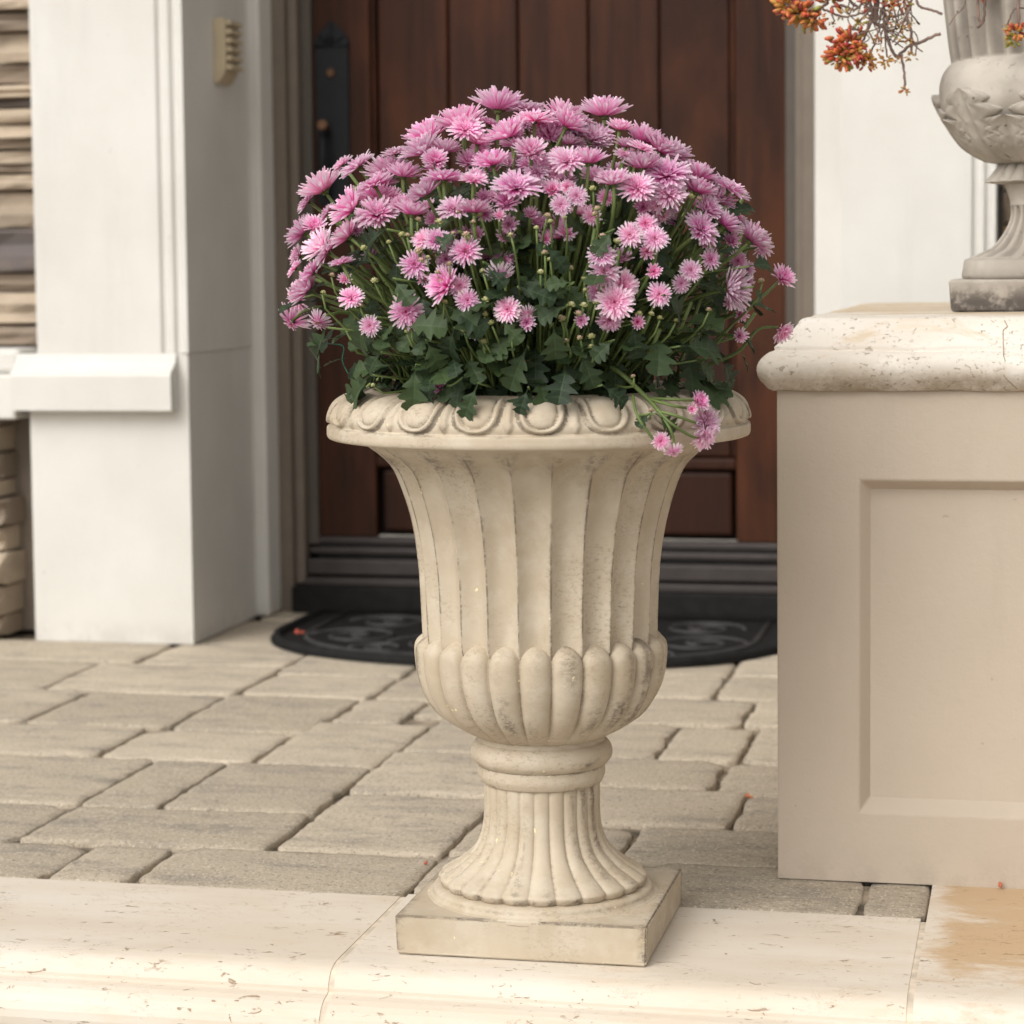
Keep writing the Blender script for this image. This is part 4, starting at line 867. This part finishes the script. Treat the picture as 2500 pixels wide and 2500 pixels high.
for k in range(16):
    x = sr.uniform(2080, 2230); y = sr.uniform(-10, 70); strand([(x, y-50), (x+sr.uniform(-20, 20), y), (x+sr.uniform(-45, 45), y+sr.uniform(10, 45)), (x+sr.uniform(-50, 50), y+sr.uniform(20, 75))], .0009, .5+sr.uniform(-.03, .05))
# stems that lie in the urn and carry the trailing ones over its rim
for k in range(10):
    a = FI-1.1+.28*k; e = Vector((math.cos(a), math.sin(a), 0)); mb = MB()
    mb.tube([e*.02+Vector((0, 0, -.02)), e*.10+Vector((0, 0, .05)), e*.185+Vector((0, 0, .03)), e*.215+Vector((0, 0, -.03))], [.004, .004, .003, .002], 5); mb.build('stem', TWIG, sc_, smooth=True)
mb = MB(); mb.add([(.13*math.cos(2*PI*k/24)+U0.x, .13*math.sin(2*PI*k/24)+U0.y, RIMZ-.025) for k in range(24)], [tuple(range(24))]); tag(mb.build('urn_soil', SOIL), kind='stuff')

# ================================================================== house front
house = empty('house', (-.5, 2.34, 0), 'white stucco house front with stone veneer and a dark plank wood entrance door', 'house')
HO = Vector((-.5, 2.34, 0))
def hb_(name, x0, x1, y0, y1, z0, z1, mat, bevel=.003, parent=None):
    m = MB(); m.box(x0-HO.x, x1-HO.x, y0-HO.y, y1-HO.y, z0, z1); return m.build(name, mat, parent or house, bevel=bevel)
TOPZ = 3.0
hb_('wall', -1.30, -1.104, 2.34, 2.62, .001, TOPZ, WHITE, .006)
hb_('wall', .106, .9, 2.34, 2.62, .001, TOPZ, WHITE, .006)
hb_('wall', -1.104, .106, 2.34, 2.62, 2.25, TOPZ, WHITE, 0)
# door frame
for sx, a, b, c in ((1, -1.104, -1.074, -1.052), (-1, .106, .072, .056)):
    fr_ = hb_('door_frame', min(a, b), max(a, b), 2.425, 2.56, .001, 2.248, FRAME, .002)
    hb_('frame_bead', min(b, c), max(b, c), 2.446, 2.56, .062, 2.248, FRAME, .003)
    d = c+sx*.024; hb_('frame_stop', min(c, d), max(c, d), 2.475, 2.56, .062, 2.248, FRAMED, .002)
# threshold
th = hb_('threshold', -1.073, .071, 2.405, 2.60, .001, .060, BLACK, .004)
T0 = Vector((0, 0, 0))
hb_('sill_plate', -1.051, .055, 2.432, 2.58, .0605, .0765, BRONZE, .003); hb_('sill_plate', -1.05, .054, 2.452, 2.58, .082, .117, BRONZE, .004); hb_('sill_plate', -1.049, .053, 2.468, 2.58, .1275, .1425, BRONZE, .004)
hb_('sill_core', -1.05, .054, 2.475, 2.575, .0605, .150, BLACK, 0)
# door leaf
DY = 2.49
door = empty('door', (0, 0, 0), parent=house)
def db(name, px0, px1, z0, z1, y0, y1, mat=None, bevel=.003):
    x0 = on_y(px0, 900, DY).x; x1 = on_y(px1, 900, DY).x
    m = MB(); m.box(x0-HO.x, x1-HO.x, y0-HO.y, y1-HO.y, z0, z1); return m.build(name, mat or WOOD, door, bevel=bevel)
zr = on_y(1600, 1120, DY).z; zr2 = on_y(1600, 1146, DY).z; zb = .165
db('stile', 752, 914, zb, 2.24, DY, DY+.05); db('stile', 1797, 1962, zb, 2.24, DY, DY+.05)
for a, b in ((929, 1097), (1101, 1266), (1270, 1437), (1441, 1609), (1613, 1781)): db('plank', a, b, zr+.004, 2.1, DY+.016, DY+.045, bevel=.004)
db('panel_backing', 914, 1797, zb, 2.24, DY+.0462, DY+.0492, BLACK, 0)
for a, b in ((914.5, 926), (1784, 1796.5)): db('panel_moulding', a, b, zr+.002, 2.1, DY+.006, DY+.030, bevel=.005)
db('rail', 914.5, 1796.5, zr2, zr+.001, DY-.001, DY+.04, bevel=.005)
db('lower_panel', 928, 1786, zb+.012, zr2-.006, DY+.010, DY+.04, bevel=.008); db('weather_strip', 757, 1957, .1495, .1645, DY-.012, DY+.03, BRONZE, .004)
# handle set
hc = on_y(811, 200, DY-.004); hx, hz = hc.x, hc.z; k = (hc-EYE).dot(FW)/FPX
plate = []
for dx, dy in ((-41, 300), (-41, -85), (-43, -92), (-43, -100), (-36, -112), (-22, -128), (-6, -142), (0, -150), (6, -142), (22, -128), (36, -112), (43, -100), (43, -92), (41, -85), (41, 300)): plate.append((hx-HO.x+dx*k, hz-dy*k))
m = MB(); y0, y1 = DY-.007-HO.y, DY-.0005-HO.y; n = len(plate)
m.add([(x, y0, z) for x, z in plate]+[(x, y1, z) for x, z in plate], [tuple(range(n))[::-1], tuple(range(n, 2*n))]+[(i, (i+1) % n, n+(i+1) % n, n+i) for i in range(n)])
hs_ = m.build('handle_plate', IRON, door, bevel=.0015)
m = MB(); m.box(hx-HO.x-43*k, hx-HO.x+43*k, y0-.003, y0, hz+84*k, hz+90*k); m.tube([(hx-HO.x, y0-.002, hz+140*k), (hx-HO.x, y0-.004, hz+88*k)], .004, 6)
for s_ in (-1, 1): m.tube([(hx-HO.x+s_*30*k, y0-.002, hz+110*k), (hx-HO.x+s_*12*k, y0-.004, hz+96*k), (hx-HO.x+s_*2*k, y0-.003, hz+120*k)], .003, 6)
m.build('handle_ornament', IRON, door, smooth=True)
m = MB(); m.tube([(hx-HO.x-2*k, y0-.006, hz+22*k), (hx-HO.x-2*k, y0+.001, hz+22*k)], [.0085, .0095], 16); m.build('lock_cylinder', BRASS, door)
m = MB(); m.tube([(hx-HO.x-12*k, y0-.045, hz-106*k), (hx-HO.x-12*k, y0-.02, hz-110*k), (hx-HO.x-12*k, y0, hz-112*k)], [.011, .006, .006], 10); m.build('thumb_latch', BRASS, door)
m = MB(); m.tube([Vector((hx-HO.x-12*k, y0-b, hz-c*k)) for b, c in ((0, 125), (.03, 130), (.045, 150), (.05, 190), (.045, 240), (.02, 270), (0, 275))], [.007, .007, .008, .0095, .008, .007, .007], 10); m.build('handle_grip', IRON, door, smooth=True)
# left pilaster
pil = empty('pilaster', (-1.30-HO.x, 1.93-HO.y, 0), parent=house); PIO = Vector((-1.30, 1.93, 0))
def pp(name, prof_xy, z0, z1, mat=WHITE):
    n = len(prof_xy); m = MB(); m.add([(x-PIO.x, y-PIO.y, z) for z in (z0, z1) for x, y in prof_xy], [tuple(range(n))[::-1], tuple(range(n, 2*n))]+[(i, (i+1) % n, n+(i+1) % n, n+i) for i in range(n)])
    return m.build(name, mat, pil, bevel=.0009)
def groove(x, w=.008, d=.008): return [(x-w, 1.93), (x-w*.3, 1.93+d), (x+w*.3, 1.93+d), (x+w, 1.93)]
pp('shaft', [(-1.468, 2.3385), (-1.468, 1.945), (-1.460, 1.93)]+groove(-1.181, .009)+groove(-1.152, .009)+[(-1.131, 1.93), (-1.131, 2.3385)], .602, TOPZ)
pp('pedestal_base', [(-1.483, 2.338), (-1.483, 1.934), (-1.1335, 1.934), (-1.1335, 2.338)], .001, .6017)
cpp = [(1.9335, .4865), (1.893, .4865), (1.892, .557), (1.897, .566), (1.908, .573), (1.922, .584), (1.9295, .602), (1.9335, .602)]
o = extrude_x('pilaster_cap', [(y-PIO.y, z) for y, z in cpp], -1.507-PIO.x, -1.157-PIO.x, WHITE, pil)
# left stone veneer, sill and shadowed board
hb_('wall', -2.6, -1.4685, 2.075, 2.3, .001, TOPZ, TAUPE, 0)
hb_('window_sill', -2.6, -1.5075, 1.915, 2.074, .466, .560, WHITE, .006); hb_('window_sill', -2.6, -1.5075, 1.945, 2.074, .5605, .612, WHITE, .012)
def stone_mesh(L, h, d, seed):
    rr = random.Random(seed); XS = [0, .015, .12, .25, .38, .5, .63, .76, .88, .985, 1]; ZS = [0, .07, .36, .64, .93, 1]; nx, nz, vs, fs = 10, 5, [], []
    strata = [rr.uniform(.72, 1.15) for _ in ZS]
    for j in range(nz+1):
        for i in range(nx+1):
            x = L*XS[i]; z = h*ZS[j]; e = 1 if 0 < i < nx and 0 < j < nz else 0
            y = -d*(strata[j]*rr.uniform(.9, 1.1) if e else .72)-(.007*noise.noise(Vector((x*12, z*18, seed*.37))) if e else 0)
            if j in (0, nz): z += .003*noise.noise(Vector((x*9, seed*.7, j)))
            vs.append((x, y, z))
    for j in range(nz):
        for i in range(nx): q = j*(nx+1)+i; fs.append((q, q+1, q+nx+2, q+nx+1))
    b = len(vs); vs += [(0, .0, 0), (L, .0, 0), (L, .0, h), (0, .0, h)]
    fs += [(b, b+1)+tuple(range(nx, -1, -1)), (b+2, b+3)+tuple(range(nz*(nx+1), (nz+1)*(nx+1))), (b+1, b+2)+tuple((nx+1)*j+nx for j in range(nz, -1, -1)), (b+3, b)+tuple((nx+1)*j for j in range(nz+1))]
    return mesh('stone', vs, fs, STONE, False)
# upper courses: heights read off the photograph (their lower joints)
ys = [845, 795, 712, 665, 558, 465, 425, 402, 365, 340, 302, 262, 240, 205, 155, 78, 28, -20, -60, -110]
zs = [on_y(40, y, 2.03).z for y in ys]
st = random.Random(21)
for i in range(len(zs)-1):
    x1 = -1.4695; 
    while x1 > -2.3:
        L = st.uniform(.22, .5); link('stone', stone_mesh(L-.004, zs[i+1]-zs[i]-.004, st.uniform(.022, .062), i*7+int(L*100)), house, (x1-L-HO.x, 2.074-HO.y, zs[i]+.002)); x1 -= L
zc = .002
while zc < .455:
    h = st.uniform(.035, .075); h = min(h, .478-zc); x1 = st.uniform(-1.578, -1.553)
    while x1 > -2.3:
        L = st.uniform(.2, .42); link('stone', stone_mesh(L-.004, h-.005, st.uniform(.10, .145), int(h*1e5)+int(L*1e3)), house, (x1-L-HO.x, 2.074-HO.y, zc)); x1 -= L
    zc += h
# doorbell chime box on the pilaster's inner side
z0, z1 = on_y(540, 190, 2.13).z, on_y(540, 45, 2.13).z
m = MB(); bx0, bx1, by0, by1 = -1.1308, -1.104, 2.115, 2.20
prof = [(bx0, z0-.012), (bx0+.012, z0-.010), (bx1-.004, z0+.006), (bx1, z0+.016), (bx1, z1-.003), (bx1-.003, z1), (bx0, z1)]
n = len(prof); m.add([(x-HO.x, y-HO.y, z) for y in (by0, by1) for x, z in prof], [tuple(range(n)), tuple(range(2*n-1, n-1, -1))]+[(i, n+i, n+(i+1) % n, (i+1) % n) for i in range(n)])
bell = m.build('chime_box', BEIGE, house, bevel=.0015)
for k in range(6):
    zz = lerp(z0+.022, z1-.010, k/5.); m = MB(); m.box(bx1-HO.x+.0002, bx1-HO.x+.012, by0-HO.y+.004, by1-HO.y-.004, zz-.0052, zz+.0052); m.build('louvre', BEIGE, bell, bevel=.001)
# right pilaster and what shows past it
rx0, rx1, rx2, rx3 = [on_y(x, 500, 2.0).x for x in (2052, 2372, 2400, 2432)]
rp2 = empty('pilaster', (rx0-HO.x, 2.0-HO.y, 0), parent=house); 
prf = [(0, .339), (0, 0), (rx1-rx0, 0), (rx1-rx0+.004, .010), (rx1-rx0+.014, .010), (rx1-rx0+.018, 0.001), (rx2-rx0+.002, .001), (rx2-rx0+.006, .012), (rx2-rx0+.014, .012), (rx2-rx0+.018, .002), (rx3-rx0, .002), (rx3-rx0, .339)]
n = len(prf); m = MB(); m.add([(x, y, z) for z in (.001, TOPZ) for x, y in prf], [tuple(range(n))[::-1], tuple(range(n, 2*n))]+[(i, (i+1) % n, n+(i+1) % n, n+i) for i in range(n)]); m.build('shaft', WHITE, rp2, bevel=.002)
hb_('wall', .9002, 1.9, 2.16, 2.6, .001, TOPZ, FRAME, 0)
zz = .6
while zz < 2.0:
    h = st.uniform(.05, .11); link('stone', stone_mesh(.5, h-.004, .03, int(zz*999)), house, (rx3+.012-HO.x, 2.159-HO.y, zz)); zz += h

# ================================================================== doormat
mat_ = empty('doormat', (-.46, 2.1, 0), 'black rubber half round doormat with scrolled relief lying before the door', 'doormat')
def mat_out(s=1., n=48):
    pts = [(.545*s, .285*s+.0)]
    for k in range(n+1):
        a = PI*k/n; c, q = math.cos(a), math.sin(a); pts.append((.545*s*abs(c)**.85*(1 if c > 0 else -1), -.365*s*q**.95))
    pts.append((-.545*s, .285*s)); return pts
o1 = mat_out(); n = len(o1); m = MB()
m.add([(x, y, .0025) for x, y in o1]+[(x, y, .0085) for x, y in o1], [tuple(range(n)), tuple(range(n, 2*n))[::-1]]+[(i, n+i, n+(i+1) % n, (i+1) % n) for i in range(n)]); m.build('mat_base', BLACK, mat_)
m = MB(); m.tube([(x, y, .011) for x, y in mat_out(.975)]+[(.545*.975, .285*.975, .011)], .0105, 7); m.build('mat_border', BLACK, mat_, smooth=True)
m = MB(); m.tube([(x, y, .010) for x, y in mat_out(.86)], .006, 6)
for s_ in (-1, 1):
    for cx, cy, r_, tn in ((.16, -.12, .11, 2.2), (.36, -.05, .10, 2.0), (.12, .10, .10, 2.), (.34, .15, .09, 2.2), (.27, -.2, .06, 1.6)):
        m.tube([(s_*(cx+r_*(1-t)*math.cos(t*tn*2*PI)), cy+r_*(1-t)*math.sin(t*tn*2*PI), .009) for t in [k/30 for k in range(29)]], .0045, 6)
for k in range(-4, 5): m.tube([(k*.05, -.26, .010), (k*.075, -.30, .010)], .006, 6)
m.build('scroll_relief', m_plain('paler_rubber', (.040, .0385, .038), .6, .3, 0, .2, .3, 120), mat_, smooth=True)  # raised scrolls in a paler rubber than the base

# ================================================================== fallen bits of succulent
def bit(px, py, z, r, c, label):
    p = on_z(px, py, z); m = MB()
    for k in range(3): d = Vector((sr.uniform(-1, 1), sr.uniform(-1, 1), sr.uniform(0, .5))).normalized(); leaflet(m, Vector((0, 0, r*.55)), d, r*1.2, r*.35, c)
    o = m.build('fallen_leaf', SEDUM, smooth=True, loc=p); tag(o, label, 'leaf', 'fallen succulent leaves')
bit(2444, 2173, .0015, .0075, (.50, .14, .07), 'red brown fallen succulent leaf on the stained step slab against the porch wall')
bit(733, 1552, .012, .010, (.45, .10, .06), 'red fallen leaf lying on the left end of the black doormat')
bit(1830, 1951, -.004, .006, (.5, .16, .06), 'orange fallen leaf in the dark paver joint near the porch wall corner')
bit(1041, 2114, -.003, .004, (.4, .08, .04), 'tiny red fallen leaf in the paver joint left of the urn foot')

S.render.engine = 'CYCLES'
